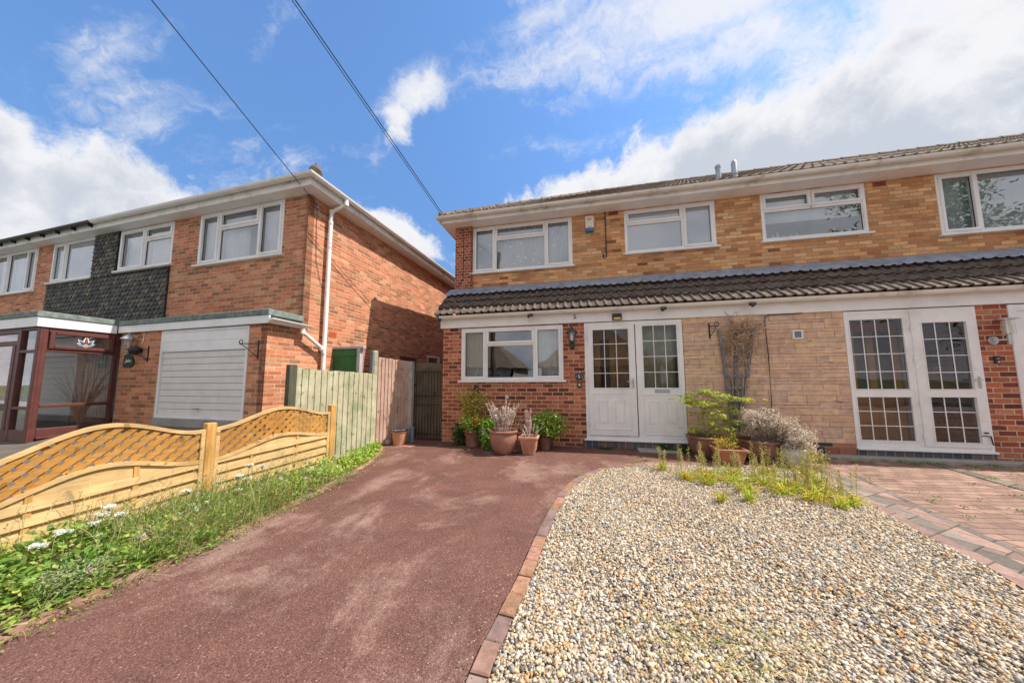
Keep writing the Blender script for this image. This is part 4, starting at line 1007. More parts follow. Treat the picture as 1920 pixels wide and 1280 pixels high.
for (pts, nm) in (([(-4.786, 4.13, 4.36), (-4.786, 4.14, 4.0), (-4.786, 4.17, 3.4), (-4.786, 4.27, 3.05), (-4.786, 4.33, 2.93)], 'cable'), ([(-4.786, 4.72, 2.0), (-4.786, 4.85, 1.9), (-4.786, 4.90, 1.75), (-4.786, 4.82, 1.62), (-4.786, 4.70, 1.60)], 'cable')):
    MB().tube(pts, .004, 6).build(nm, 'black', LH)
# ================================================================ wall fittings
def lantern(base, label, fr, s=1.0, arm='down', body='black'):
    """wall lantern; base = point on the wall (facing -y) behind the lamp's arm"""
    x, y, z = base
    T_ = thing('wall_lantern', base, label, 'lantern', fr=fr)
    q = MB(); yl = y-.11*s
    q.lathe([(0, -.012), (.05*s, -.010), (.055*s, 0), (.05*s, .004)], (x, y, z), 20) if False else None
    q.cbox(x-.035*s, x+.035*s, y-.018, y, z-.075*s, z+.075*s, .012)
    q.tube([(x, y-.015, z-.03*s), (x, y-.06*s, z-.06*s), (x, yl, z-.03*s), (x, yl, z+.03*s)], .011*s, 8)
    q.lathe([(0, -.07*s), (.012*s, -.06*s), (.022*s, -.03*s), (.014*s, 0), (.03*s, .02*s), (.045*s, .035*s), (.045*s, .045*s), (0, .05*s)], (x, yl, z), 12)
    q.build('bracket_arm', body, T_, smooth=True)
    q = MB(); zb, zt = z+.05*s, z+.20*s; rb, rt = .042*s, .075*s
    for k in range(6):
        t = math.pi/3*k; q.tube([(x+rb*math.cos(t), yl+rb*math.sin(t), zb), (x+rt*math.cos(t), yl+rt*math.sin(t), zt)], .005*s, 5)
    q.lathe([(.048*s, 0), (.048*s, .012*s), (.03*s, .016*s)], (x, yl, zb-.008*s), 6)
    q.build('lamp_frame', body, T_)
    q = MB(); q.lathe([(rb*.93, 0), (rt*.93, zt-zb)], (x, yl, zb), 6); q.build('lamp_glass', 'lampglass', T_)
    q = MB(); q.lathe([(.012*s, 0), (.013*s, .05*s), (.022*s, .075*s), (.016*s, .10*s), (0, .11*s)], (x, yl, zb), 12); q.build('bulb', 'bulb', T_, smooth=True)
    q = MB(); q.lathe([(.098*s, -.006*s), (.094*s, .006*s), (.06*s, .04*s), (.035*s, .055*s), (.030*s, .07*s), (.014*s, .078*s), (.018*s, .09*s), (.008*s, .105*s), (0, .112*s)], (x, yl, zt), 6); q.build('lamp_cap', body, T_)
    return T_
mt, T = material('lamp_glass'); T.n.remove(T.bsdf); g1 = T.node('ShaderNodeBsdfGlossy'); g1.inputs['Roughness'].default_value = .08; g1.inputs[0].default_value = (.9, .9, .9, 1)
t1 = T.node('ShaderNodeBsdfTransparent'); t1.inputs[0].default_value = (.9, .88, .85, 1); mx_ = T.node('ShaderNodeMixShader'); mx_.inputs[0].default_value = .3; T.link(t1.outputs[0], mx_.inputs[1]); T.link(g1.outputs[0], mx_.inputs[2]); T.link(mx_.outputs[0], T.out.inputs[0]); M['lampglass'] = mt
M['bulb'] = plain('bulb_white', (.8, .74, .66), .4)
M['greymetal'] = plain('grey_painted_metal', (.30, .33, .38), .45, metal=.3)
M['teal'] = plain('dark_green_metal', (.03, .06, .055), .4, metal=.2)
lantern((-.145, YG, 1.90), 'small black lantern on the brick pier left of the white porch door numbered five', RF, 1.12, body='teal')
LL = lantern((-7.80, BG, 1.78), 'grey and black carriage lantern on the neighbouring brick wall left of the garage door', LF, 1.0, body='greymetal')
# steel cylinder light at far right
t = thing('cylinder_light', (6.04, YG, 1.80), 'brushed steel and glass cylinder lamp on the brick pier at the far right', 'lamp')
q = MB(); q.tube([(6.00, YG, 1.78), (6.00, YG-.02, 1.78)], .062, 20); q.tube([(6.00, YG-.02, 1.78), (6.06, YG-.11, 1.78)], .012, 8); q.build('wall_plate', 'chrome', t, smooth=True)
q = MB(); q.tube([(6.08, YG-.12, 1.71), (6.08, YG-.12, 1.86)], .028, 16); q.build('lamp_tube', 'chrome', t, smooth=True)
q = MB(); q.tube([(6.08, YG-.12, 1.86), (6.08, YG-.12, 2.07)], .058, 20, cap=False); q.build('lamp_glass', 'lampglass', t, smooth=True)
q = MB(); q.tube([(6.08, YG-.12, 1.87), (6.08, YG-.12, 2.0)], .022, 12); q.build('bulb', 'bulb', t, smooth=True)
q = MB(); q.tube([(6.08, YG-.12, 2.07), (6.08, YG-.12, 2.085)], .105, 24); q.build('lamp_cap', 'chrome', t, smooth=True)

t = thing('alarm_box', (.265, YU, 4.40), 'white burglar alarm box with blue base under the eaves between two windows', 'alarm')
q = MB(); q.cbox(.175, .355, YU-.075, YU, 4.48, 4.75, .012); q.build('cover', plain('cream_plastic', (.78, .72, .62), .45), t)
q = MB(); q.cbox(.180, .350, YU-.072, YU, 4.40, 4.479, .010); q.build('base', plain('blue_plastic', (.02, .14, .32), .35), t)
q = MB(); q.cbox(.21, .32, YU-.077, YU-.074, 4.67, 4.69, .0005); q.cbox(.225, .305, YU-.077, YU-.074, 4.645, 4.658, .0005); q.cbox(.22, .31, YU-.077, YU-.074, 4.50, 4.512, .0005); q.build('print', plain('orange_print', (.65, .20, .05), .5), t)

q = MB(); q.tube([(.595, YU-.02, 4.83), (.595, YU-.02, 3.86), (.585, YU-.02, 3.815), (.55, YU-.02, 3.80), (.525, YU-.02, 3.83), (.53, YU-.02, 3.87)], .011, 8); q.tube([(.53, YU-.02, 3.86), (.53, YU-.02, 3.885)], .016, 8)
setp(q.build('wall_cable', 'black', org=(.56, YU, 3.8), smooth=True), 'thick black cable with hooked end hanging down the tan upper brickwork', 'cable')
q = MB(); q.tube([(3.62, YG-.03, 2.313), (3.15, YG-.03, 2.308), (3.085, YG-.03, 2.285), (3.07, YG-.03, 2.20), (3.085, YG-.03, 1.6), (3.075, YG-.03, .74)], .007, 6)
setp(q.build('wall_cable', 'black', org=(3.08, YG, .74), smooth=True), 'thin black cable running down the pinkish stone cladding right of the trellis', 'cable')
q = MB(); q.tube([(-2.70, 6.352, 4.80), (-2.62, 6.352, 4.70), (-2.60, 6.352, 4.2), (-2.62, 6.352, 3.55), (-2.70, 6.352, 3.42)], .006, 6)
q.tube([(-2.40, 6.34, 4.9), (-2.405, 6.35, 4.7), (-2.41, 6.352, 3.7), (-2.41, 6.352, 3.4)], .005, 6)
setp(q.build('wall_cable', 'black', org=(-2.6, 6.36, 3.42), smooth=True), 'thin black cable looping down the red brick corner pier beside the dotted net window', 'cable')

t = thing('solar_light', (.683, 5.765, 2.33), 'small black solar wall light on the white fascia above the left porch door', 'lamp')
q = MB(); q.cbox(.60, .768, 5.72, 5.765, 2.335, 2.452, .006); q.build('housing', 'black', t)
q = MB(); q.cbox(.625, .745, 5.714, 5.721, 2.343, 2.378, .003); q.build('diffuser', plain('amber_diffuser', (.72, .50, .12), .3), t)
for i, (x, lb) in enumerate(((-.92, 'black spot lamp clipped under the canopy gutter left of the number five'), (1.46, 'black spot lamp clipped under the canopy gutter above the glazed side panel'), (2.84, 'black spot lamp clipped under the canopy gutter above the dry climber'), (-2.83, 'black spot lamp clipped to the open left end of the canopy gutter'))):
    t = thing('gutter_light', (x, 5.64, 2.48), lb, 'lamp', 'black spot lamps along the canopy gutter')
    q = MB(); q.cbox(x-.05, x+.05, 5.60, 5.66, 2.455, 2.50, .012); q.build('housing', 'black', t); q = MB(); q.tube([(x-.02, 5.60, 2.465), (x-.03, 5.57, 2.44)], [.022, .028], 10); q.build('lamp_head', 'black', t)
t = thing('house_number_plaque', (-.02, YG, 1.29), 'small oval dark plaque with a pale number on the brick pier beside the door', 'plaque')
q = MB(); q.add([(-.03+.088*math.cos(2*math.pi*k/28), YG-.014, 1.292+.064*math.sin(2*math.pi*k/28)) for k in range(28)]+[(-.03+.09*math.cos(2*math.pi*k/28), YG, 1.292+.066*math.sin(2*math.pi*k/28)) for k in range(28)], [tuple(reversed(range(28)))]+[(k, (k+1) % 28, 28+(k+1) % 28, 28+k) for k in range(28)]); q.build('plate', 'teal', t)
text_part('numeral', '5', .085, (-.03, YG-.015, 1.292), t, 'upvc')
q = MB(); q.cc = (.35, .5, .42)
for k in (-1, 1):
    for j in range(3): q.add([(-.03+k*(.045+.012*j)+.007*math.cos(a), YG-.0155, 1.292+.018*(1-j)+.010*math.sin(a)) for a in [i*math.pi/3 for i in range(6)]], [tuple(range(6))])
q.build('floral_print', 'petal', t, attr=True)
t = thing('doorbell', (-.02, YG, 1.09), 'small black doorbell with pale push button below the oval plaque', 'doorbell')
q = MB(); q.cbox(-.062, .012, YG-.022, YG, 1.088, 1.195, .010); q.build('case', 'black', t)
q = MB(); q.cbox(-.045, -.006, YG-.026, YG-.021, 1.115, 1.170, .004); q.build('push_button', plain('pale_green', (.45, .52, .40), .4), t)
t = thing('key_box', (-2.06, YG, 1.0), 'black box fixed to the brick wall under the left end of the window sill', 'key box')
q = MB(); q.cbox(-2.108, -2.022, YG-.045, YG, 1.0, 1.145, .015); q.build('case', 'black', t); q = MB(); q.cbox(-2.098, -2.032, YG-.051, YG-.044, 1.012, 1.13, .004); q.build('cover', plain('dark_rubber', (.03, .032, .035), .6), t)
t = thing('doorbell', (6.015, YG, 1.44), 'black doorbell with round button on the brick pier under the steel lamp', 'doorbell')
q = MB(); q.cbox(5.982, 6.048, YG-.022, YG, 1.435, 1.55, .008); q.build('case', 'black', t)
q = MB(); q.tube([(6.018, YG-.022, 1.462), (6.018, YG-.027, 1.462)], .014, 14); q.build('push_button', 'chrome', t); q = MB(); q.tube([(6.018, YG-.022, 1.51), (6.018, YG-.026, 1.51)], .012, 14); q.build('lens', 'greymetal', t)
q = MB(); ring(q, 3.455, 3.60, 1.885, 2.035, .022, YG-.045, YG, .004); V_ = q.build('wall_vent', 'upvc', org=(3.53, YG, 1.885)); setp(V_, 'small square white framed vent high on the pinkish stone cladding', 'vent')
q = MB(); q.box(3.477, 3.578, YG-.024, YG-.02, 1.907, 2.013)
for k in range(6): q.cbox(3.478, 3.577, YG-.036, YG-.022, 1.913+k*.0165, 1.920+k*.0165, .001)
q.build('grille', 'greymetal', V_)
# hanging basket brackets
def basket_bracket(x, y, z, label, fr, s=1., d=-1, h=.28, along=True):
    q = MB(); q.cbox(x-.012, x+.012, y-.010, y, z-h, z, .002)
    if along: # swings mostly along the wall
        e = Vector((x+d*.24*s, y-.10*s, z-.05))
        q.tube([(x, y-.01, z-.06), e], .007, 6); q.tube([(x, y-.01, z-h+.03), (x+d*.11*s, y-.06, z-.15), e-Vector((d*.03, 0, .01))], .006, 6)
        pts = [e+Vector((d*(.035*math.cos(a)-.02)*1.0, 0, .035*math.sin(a)+.02)) for a in [i*.5 for i in range(-3, 9)]]
        q.tube(pts, .006, 6)
    return setp(q.build('basket_bracket', 'darkmetal', org=(x, y, z-h), fr=fr, smooth=True), label, 'bracket')
basket_bracket(-4.955, BG, 1.86, 'black wrought iron basket bracket on the brick pier right of the garage door', LF, 1.0, -1, .29)
basket_bracket(-7.485, BG, 1.86, 'thin iron basket bracket between the carriage lantern and the garage door', LF, .8, -1, .28)
basket_bracket(2.225, YG-.01, 2.21, 'rusty iron basket bracket on the stone cladding left of the trellis', RF, .5, 1, .27)
t = thing('name_sign', (-7.98, BG, 1.5), 'dark slate house name sign hanging under the carriage lantern', 'sign', fr=LF)
q = MB(); pts = [(-8.10, 1.50), (-7.90, 1.49), (-7.83, 1.53), (-7.82, 1.62), (-7.88, 1.70), (-7.97, 1.725), (-8.07, 1.72), (-8.09, 1.60)]; n = len(pts)
q.add([(x, BG-.022, z) for x, z in pts]+[(x, BG-.006, z) for x, z in pts], [tuple(range(n))]+[(k, n+k, n+(k+1) % n, (k+1) % n) for k in range(n)]); q.build('slate', plain('green_slate', (.035, .055, .045), .6), t)
text_part('lettering', 'John', .082, (-7.96, BG-.024, 1.61), t, 'upvc', ital=.4)
q = MB(); q.tube([(-7.62, BG-.012, 2.1), (-7.63, BG-.012, 1.95), (-7.65, BG-.012, 1.90)], .006, 6); setp(q.build('wall_cable', 'upvc', org=(-7.62, BG, 1.9), fr=LF), 'short white cable above the black lamp base beside the carriage lantern', 'cable')
t = thing('security_light', (-7.66, BG, 1.78), 'round black security lamp beside the carriage lantern', 'lamp', fr=LF)
q = MB(); q.tube([(-7.66, BG, 1.80), (-7.66, BG-.05, 1.80), (-7.70, BG-.10, 1.78)], [.03, .05, .07], 14); q.build('lamp_head', 'black', t, smooth=True)
q = MB(); q.lathe([(.0, -.08), (.05, -.07), (.065, -.02), (.06, .03), (.0, .05)], (-7.70, BG-.08, 1.78), 14); q.build('shade', 'black', t, smooth=True)
q = MB(); q.cbox(-4.80, -4.765, 4.115, 4.155, 4.35, 4.42, .004)
setp(q.build('wire_terminal', 'greymetal', org=(-4.79, 4.13, 4.35), fr=LF), 'small grey terminal box under the eaves where the wire meets the left house', 'terminal box')

# ================================================================ fences
A0 = Vector((-3.886, 2.578, 0)); FD = Vector((.1603, .9871, 0)); FN = Vector((.9871, -.1603, 0)); FANG = math.atan2(FD.y, FD.x)-math.pi/2
FF = Fr(A0, FANG)     # frame: local y runs along the fence, local +x faces the driveway
def rail_fns(y0, y1, za, zb, A, la, lb, B):
    def top(t): return za+(zb-za)*t+A*math.sin(math.pi*t)**2
    def low(t): return la+(lb-la)*t+B*math.sin(math.pi*t)**2
    return top, low
F = thing('garden_fence', (0, 0, 0), 'new pine garden fence with wavy trellis tops dividing the two front gardens', 'fence', fr=FF)
for (y, h) in ((-1.475, .70), (-.06, .79), (1.335, .875)):
    q = MB(); q.cbox(-.045, .038, y-.042, y+.042, -.05, h, .006); q.build('post', 'pinev', F)
def fence_panel(y0, y1, za, zb, A, la, lb, B, drop):
    top, low = rail_fns(y0, y1, za, zb, A, la, lb, B); N = 28
    Y = lambda t: y0+(y1-y0)*t
    q = MB()
    for fn, hh in ((top, .034), (low, .036)):
        vs = []; fs = []
        for i in range(N+1):
            t = i/N; z = fn(t); vs += [(-.018, Y(t), z-hh), (.026, Y(t), z-hh), (.026, Y(t), z), (-.018, Y(t), z)]
        for i in range(N):
            for k in range(4): a = i*4+k; b = i*4+(k+1) % 4; fs.append((a, a+4, b+4, b))
        fs += [(0, 1, 2, 3), (N*4+3, N*4+2, N*4+1, N*4)]
        q.add(vs, [tuple(reversed(f)) for f in fs])
    q.cbox(-.016, .0285, y0, y0+.036, -.02+drop*0, top(0)-.002, .003); q.cbox(-.016, .0285, y1-.036, y1, .0, top(1)-.002, .003)
    P_ = q.build('panel_frame', 'pine', F)
    # trellis: two layers of crossing laths clipped to the wavy opening
    lat = MB(); W_ = .042
    def inside(y, z):
        t = (y-y0)/(y1-y0); return 0 < t < 1 and y0+.03 < y < y1-.03 and low(t)-.012 < z < top(t)-.02
    for layer, sg in ((0, 1), (1, -1)):
        xf = .008 if layer == 0 else -.008; s = -2.0
        while s < 2.0:
            # line: y = ym + s + d, z = z0 + sg*d
            run = []; d = -1.0
            while d < 1.4:
                y = (y0+y1)/2+s+d; z = .3+sg*d*1.0
                if inside(y, z): run.append((y, z))
                elif run:
                    if len(run) > 2: lat.bar((xf, *run[0]), (xf, *run[-1]), W_, .012, (1, 0, 0))
                    run = []
                d += .008
            s += .098
    lat.build('trellis', 'pinelath', P_)
    # overlapping boards
    def board(mb, ztop_f, zbot_f, x_out, x_in, th):
        N2 = 12; vs = []; fs = []
        for i in range(N2+1):
            t = .026+.948*i/N2; zt, zb_ = ztop_f(t), zbot_f(t); zt = max(zt, zb_+.002)
            vs += [(x_out-th, Y(t), zb_), (x_out, Y(t), zb_), (x_in, Y(t), zt), (x_in-th, Y(t), zt)]
        for i in range(N2):
            for k in range(4): a = i*4+k; b = i*4+(k+1) % 4; fs.append((a, b, b+4, a+4))
        mb.add(vs, fs)
    bd = MB(); slope = (lb-la)*.8; lim = lambda t: low(t)-.034
    for r in range(4):
        zr = la-.055-r*.108
        board(bd, lambda t: min(zr+slope*t+.060, lim(t)), lambda t: min(zr+slope*t, lim(t)-.004), .026, .018, .012)      # proud board
        board(bd, lambda t: min(zr+slope*t+.01, lim(t)), lambda t: zr+slope*t-.058, .004, .000, .010)                    # recessed board behind
    board(bd, lim, lambda t: min(la-.055+slope*t+.058, lim(t)-.003), .008, .004, .010)
    bd.build('boards', 'pine', P_)
    for t in (.27, .66): bt = MB(); bt.cbox(.0045, .0165, Y(t)-.018, Y(t)+.018, .0, low(t)-.04, .002); bt.build('batten', 'pinev', P_)
fence_panel(-.018, 1.292, .735, .778, .150, .414, .487, .120, 0)
fence_panel(-1.432, -.102, .60, .728, .205, .300, .425, .170, 0)

def closeboard(name, label, p0, p1, z_top0, z_top1, zb, n, mat, postspec, face=1, lean=0):
    """upright overlapped boards from p0 to p1"""
    p0, p1 = Vector((*p0, 0)), Vector((*p1, 0)); d = (p1-p0).normalized(); nrm = Vector((d.y, -d.x, 0))*face; L = (p1-p0).length
    t_ = thing(name, (p0.x, p0.y, zb), label, 'fence'); rr = random.Random(n)
    q = MB(); w_ = L/n
    for i in range(n):
        a = p0+d*(i*w_-.006); b = p0+d*((i+1)*w_+.006); zt = z_top0+(z_top1-z_top0)*(i+.5)/n+rr.uniform(-.006, .006)
        o1 = nrm*.004; o2 = nrm*.020; k1 = nrm*-.006
        vs = [a+o2, b+o1, b+k1, a+k1]; vs = [(v_.x, v_.y, zb) for v_ in vs]+[(v_.x, v_.y, zt) for v_ in vs]
        q.add(vs, [(0, 1, 5, 4), (1, 2, 6, 5), (2, 3, 7, 6), (3, 0, 4, 7), (4, 5, 6, 7)])
    q.build('boards', mat, t_)
    for (s, wd, zt, pm) in postspec:
        c = p0+d*s; q = MB(); a, b = d*wd/2, nrm*.045
        pts = [c-a-b*1.0, c+a-b, c+a+b*.9, c-a+b*.9]; q.add([(p.x, p.y, zb) for p in pts]+[(p.x, p.y, zt-.01) for p in pts]+[(p.x*.8+c.x*.2, p.y*.8+c.y*.2, zt) for p in pts], [(0,1,5,4),(1,2,6,5),(2,3,7,6),(3,0,4,7),(4,5,9,8),(5,6,10,9),(6,7,11,10),(7,4,8,11),(8,9,10,11)]); q.build('post', pm, t_)
    return t_
q = MB()
M['mossypost'] = wood('mossy_dark_post', (.07, .07, .045), (.12, .12, .08), 2)
closeboard('board_fence', 'low grey-green fence of upright boards between pine fence and side passage', (-4.03, 3.58), (-3.80, 5.04), 1.42, 1.368, -.02, 15, 'fence_side', [(-.05, .10, 1.47, 'mossypost')])
closeboard('board_fence', 'taller reddish fence of upright boards beside the terracotta pot', (-3.862, 5.17), (-3.545, 5.70), 1.70, 1.645, -.02, 9, 'fence_red', [(-.07, .085, 1.82, 'fence_side')])
q = MB(); q.cbox(-3.545, -3.455, 5.70, 5.80, -.02, 1.64, .008); setp(q.build('gate_post', 'concpost', org=(-3.5, 5.75, 0)), 'grey concrete gate post between reddish fence and dark side gate', 'post')
t = thing('side_gate', (-3.1, 5.83, 0), 'dark brown boarded side gate between concrete post and brick house', 'gate')
q = MB(); rr = random.Random(4)
for i in range(13):
    x0 = -3.445+i*.0475; q.cbox(x0, x0+.044, 5.83, 5.85, .05, 1.62-.02*i/13+rr.uniform(-.004, .004), .003)
q.build('boards', 'gatewood', t)
q = MB(); q.cbox(-3.60, -3.40, 5.79, 5.81, 1.13, 1.16, .003); q.tube([(-3.56, 5.79, 1.05), (-3.56, 5.79, 1.17)], .012, 8); q.build('latch', 'darkmetal', t)
# wrought iron arched gate in front of the boards
q = MB(); 
for i in range(9): x = -3.40+i*.068; q.tube([(x, 5.80, .08), (x, 5.80, 1.52-.1*abs(i-4)/4)], .006, 5)
for z in (.15, .74, .92, 1.42): q.tube([(-3.44, 5.80, z), (-2.84, 5.80, z)], .008, 5)
q.tube([(-3.45, 5.80, .02), (-3.45, 5.80, 1.40), (-3.44, 5.80, 1.60), (-3.38, 5.80, 1.72), (-3.27, 5.80, 1.80), (-3.12, 5.80, 1.83)], .008, 6)
setp(q.build('iron_gate', 'darkmetal', org=(-3.1, 5.80, 0), smooth=True), 'thin black iron gate with arched bar in front of the dark boarded gate', 'gate')
t = thing('passage_door', (-4.35, 4.85, .2), 'green boarded door in grey frame rising behind the grey-green fence', 'door')
q = MB(); yd = 4.86
q.cbox(-4.90, -3.93, yd-.04, yd+.04, 1.84, 1.885, .004); q.cbox(-4.885, -4.815, yd-.038, yd+.04, .2, 1.839, .004); q.cbox(-4.07, -4.0, yd-.038, yd+.04, .2, 1.839, .004); q.build('door_frame', plain('grey_painted_frame', (.42, .43, .45), .6, var=.15), t)
q = MB()
for i in range(9): q.cbox(-4.812+i*.0822, -4.812+i*.0822+.080, yd-.02, yd+.01, .22, 1.835, .003)
q.cbox(-4.81, -4.075, yd-.032, yd-.021, 1.70, 1.80, .003)
q.build('door_leaf', 'greendoor', t)
q = MB(); q.cbox(-3.93, -3.86, 5.00, 5.06, 0, 1.80, .006); setp(q.build('fence_post', 'greywood', org=(-3.9, 5.03, 0)), 'thin weathered post at the right edge of the green passage door', 'post')
t = thing('green_post', (-4.27, 3.72, 0), 'slim green post showing left of the dark mossy fence post', 'post')
q = MB(); q.cbox(-4.30, -4.24, 3.70, 3.76, 0, 1.16, .006); q.build('post_shaft', 'greentank', t)
q = MB(); q.cbox(-4.305, -4.235, 3.695, 3.765, 1.16, 1.185, .008); q.build('cap', plain('pale_green_plastic', (.12, .38, .27), .4), t)

# ================================================================ overhead wires and pole
PT = Vector((-4.82, -4.57, 8.95))
t = thing('telegraph_pole', (PT.x, PT.y, -.1), 'brown wooden telegraph pole carrying the overhead wires behind the viewer', 'pole')
q = MB(); q.tube([(PT.x, PT.y, -.5), (PT.x, PT.y, 9.2)], [.15, .11], 16); q.build('shaft', wood('tarred_pole', (.09, .06, .04), (.14, .10, .07), 2), t, smooth=True)
q = MB()
for k in range(8): a = k*math.pi/4; q.tube([(PT.x+.1*math.cos(a), PT.y+.1*math.sin(a), 8.85), (PT.x+.17*math.cos(a), PT.y+.17*math.sin(a), 8.85)], .02, 6)
q.build('pole_ring', 'greymetal', t)
def wire(p, q_, sag, r, label):
    p, q_ = Vector(p), Vector(q_); pts = [p.lerp(q_, s/20)-Vector((0, 0, sag*4*(s/20)*(1-s/20))) for s in range(21)]
    m_ = MB(); m_.tube(pts, r, 5)
    setp(m_.build('overhead_wire', 'black', org=tuple(p)), label, 'wire', 'overhead telephone wires')
wl_ = LF.world((-4.77, 4.12, 4.40))
wire(PT, wl_, .0, .0065, 'thin overhead wire running down to the corner of the left house')
wire(PT, (-2.97, 6.0, 4.99), .0, .008, 'darker of the two overhead wires ending at the right house eaves')
wire(PT+Vector((.015, 0, .01)), (-3.03, 6.01, 5.01), .03, .006, 'fainter of the two overhead wires ending at the right house eaves')

# ================================================================ plants
npr = np.random.default_rng(4)
class Leaves:
    """cloud of small folded leaves with their own colours"""
    def __init__(s): s.v = []; s.f = []; s.c = []; s.n = 0
    def add(s, pos, d, up, L, wd, colr, fold=.15):
        """arrays: pos (n,3) base, d (n,3) direction, up (n,3) rough normal, L,wd (n,)"""
        pos = np.asarray(pos, float); n = len(pos)
        if n == 0: return
        d = d/np.linalg.norm(d, axis=1, keepdims=True); sd_ = np.cross(d, up); sn = np.linalg.norm(sd_, axis=1, keepdims=True); sn[sn < 1e-6] = 1; sd_ = sd_/sn
        nn = np.cross(sd_, d); L = np.broadcast_to(L, (n,))[:, None]; wd = np.broadcast_to(wd, (n,))[:, None]
        tip = pos+d*L-nn*L*.12; mid = pos+d*L*.5
        a = mid+sd_*wd*.5+nn*wd*fold; b = mid-sd_*wd*.5+nn*wd*fold
        m2 = pos+d*L*.85
        a2 = m2+sd_*wd*.28-nn*L*.04; b2 = m2-sd_*wd*.28-nn*L*.04
        V = np.stack([pos, a, a2, tip, b2, b, mid], 1).reshape(-1, 3)
        k = (np.arange(n)*7+s.n)[:, None]
        Fq = np.concatenate([k+np.array([[0, 1, 6]]), k+np.array([[1, 2, 6]]), k+np.array([[2, 3, 6]]), k+np.array([[3, 4, 6]]), k+np.array([[4, 5, 6]]), k+np.array([[5, 0, 6]])], 0)
        s.v.append(V); s.f.append(Fq); s.c.append(np.repeat(colr, 7, axis=0)); s.n += 7*n
    def strips(s, bases, tips, bend, wd, colr, seg=4, taper=True):
        """grass blades / thin stems: quadratic curves"""
        n = len(bases); bend = np.asarray(bend); wd = np.broadcast_to(wd, (n,))[:, None]
        dirh = tips-bases; sd_ = np.cross(dirh, npr.normal(size=(n, 3))); sd_ /= np.linalg.norm(sd_, axis=1, keepdims=True)
        rows_ = []
        for i in range(seg+1):
            t = i/seg; p = bases*(1-t)**2+(bases*.5+tips*.5+bend)*2*t*(1-t)+tips*t*t
            w_ = wd*((1-t**1.5) if taper else 1)*.5+1e-4
            rows_ += [p+sd_*w_, p-sd_*w_]
        V = np.stack(rows_, 1).reshape(-1, 3); m_ = 2*(seg+1); k = (np.arange(n)*m_+s.n)[:, None]
        fs = []
        for i in range(seg): fs += [k+np.array([[2*i, 2*i+1, 2*i+3]]), k+np.array([[2*i, 2*i+3, 2*i+2]])]
        s.v.append(V); s.f.append(np.concatenate(fs, 0)); s.c.append(np.repeat(colr, m_, axis=0)); s.n += m_*n
    def build(s, name, mat, parent=None, org=(0, 0, 0)):
        V = np.concatenate(s.v); Fq = np.concatenate(s.f); C = np.concatenate(s.c)
        if parent is not None: o_ = ORG[parent.name][0]
        else: o_ = Vector(org)
        V = V-np.array(o_); me = bpy.data.meshes.new(name)
        me.vertices.add(len(V)); me.vertices.foreach_set('co', V.astype('f').ravel())
        me.loops.add(len(Fq)*3); me.loops.foreach_set('vertex_index', Fq.astype('i').ravel())
        me.polygons.add(len(Fq)); me.polygons.foreach_set('loop_start', np.arange(0, len(Fq)*3, 3, dtype='i')); 
        try: me.polygons.foreach_set('loop_total', np.full(len(Fq), 3, dtype='i'))
        except Exception: pass
        me.update(calc_edges=True); me.materials.append(M[mat])
        at = me.color_attributes.new('Col', 'FLOAT_COLOR', 'POINT'); at.data.foreach_set('color', np.concatenate([C, np.ones((len(C), 1))], 1).astype('f').ravel())
        ob = bpy.data.objects.new(name, me); col.objects.link(ob)
        if parent is not None: ob.parent = parent
        else: ob.location = o_
        ORG[ob.name] = (Vector(o_), RF); return ob
def cols(n, pal, var=.18):
    pal = np.array(pal); c = pal[npr.integers(0, len(pal), n)]; return np.clip(c*npr.uniform(1-var, 1+var, (n, 1)), 0, 1)
def rdir(n, upb=.3):
    d = npr.normal(size=(n, 3)); d /= np.linalg.norm(d, axis=1, keepdims=True); d[:, 2] = d[:, 2]*.7+upb; return d
UP = lambda n: np.tile([0., 0, 1.], (n, 1))+npr.normal(0, .45, (n, 3))
GREEN = [(.20, .31, .05), (.27, .39, .07), (.34, .45, .08), (.14, .22, .04), (.46, .50, .13), (.48, .43, .18)]
GRASS = [(.30, .37, .11), (.40, .44, .17), (.22, .32, .08), (.52, .47, .26), (.18, .29, .06)]

# ---- weed bed (stuff)
kx = np.array([p[0] for p in KERB]); ky = np.array([p[1] for p in KERB])
def kerbx(y): return np.interp(y, ky, kx)
def fencex(y): return np.where(y < 3.9, -3.886+(y-2.578)*.163, np.interp(y, [3.9, 4.3, 5.1], [-3.60, -3.66, -3.80]))
wb = Leaves()
def in_bed(n, y0, y1, over=.04, pw=1.0):
    y = npr.uniform(y0, y1, n); t = npr.uniform(0, 1, n)**pw; a = fencex(y)+.03; b = kerbx(y)+over
    return a+(b-a)*t, y, t
def clump_h(x, y): return .5+.5*np.sin(x*9+np.sin(y*5)*2)*np.cos(y*7+x*3)
# ground cover leaves
n = 15000; x, y, t = in_bed(n, .35, 5.05, -.035); ch = clump_h(x, y)
edge = np.clip(np.minimum(t, 1-t)*5+.25, 0, 1)
keep = (npr.random(n) < .30+.70*ch) | (y < 1.9); x, y, t, ch, edge = [q_[keep] for q_ in (x, y, t, ch, edge)]; n = len(x)
hgt = np.where(y < 1.9, .17, np.where(y > 3.2, .10, .09))*(.25+ch)*edge
z = npr.uniform(0, 1, n)**.7*hgt+.012
cmix = cols(n, GREEN); far = (y > 3.3)[:, None]; cmix = np.where(far, cmix*np.array([1.25, 1.2, 1.0]), cmix)
red = (npr.random(n) < .14)[:, None] & ((y > 1.7) & (y < 3.2))[:, None]; cmix = np.where(red, cols(n, [(.42, .14, .05), (.50, .24, .07)]), cmix)
cmix *= (.62+.75*(z/(hgt+.02)))[:, None]**.0
wb.add(np.stack([x, y, z], 1), rdir(n, .25), UP(n), npr.uniform(.018, .042, n), npr.uniform(.013, .030, n), cmix)
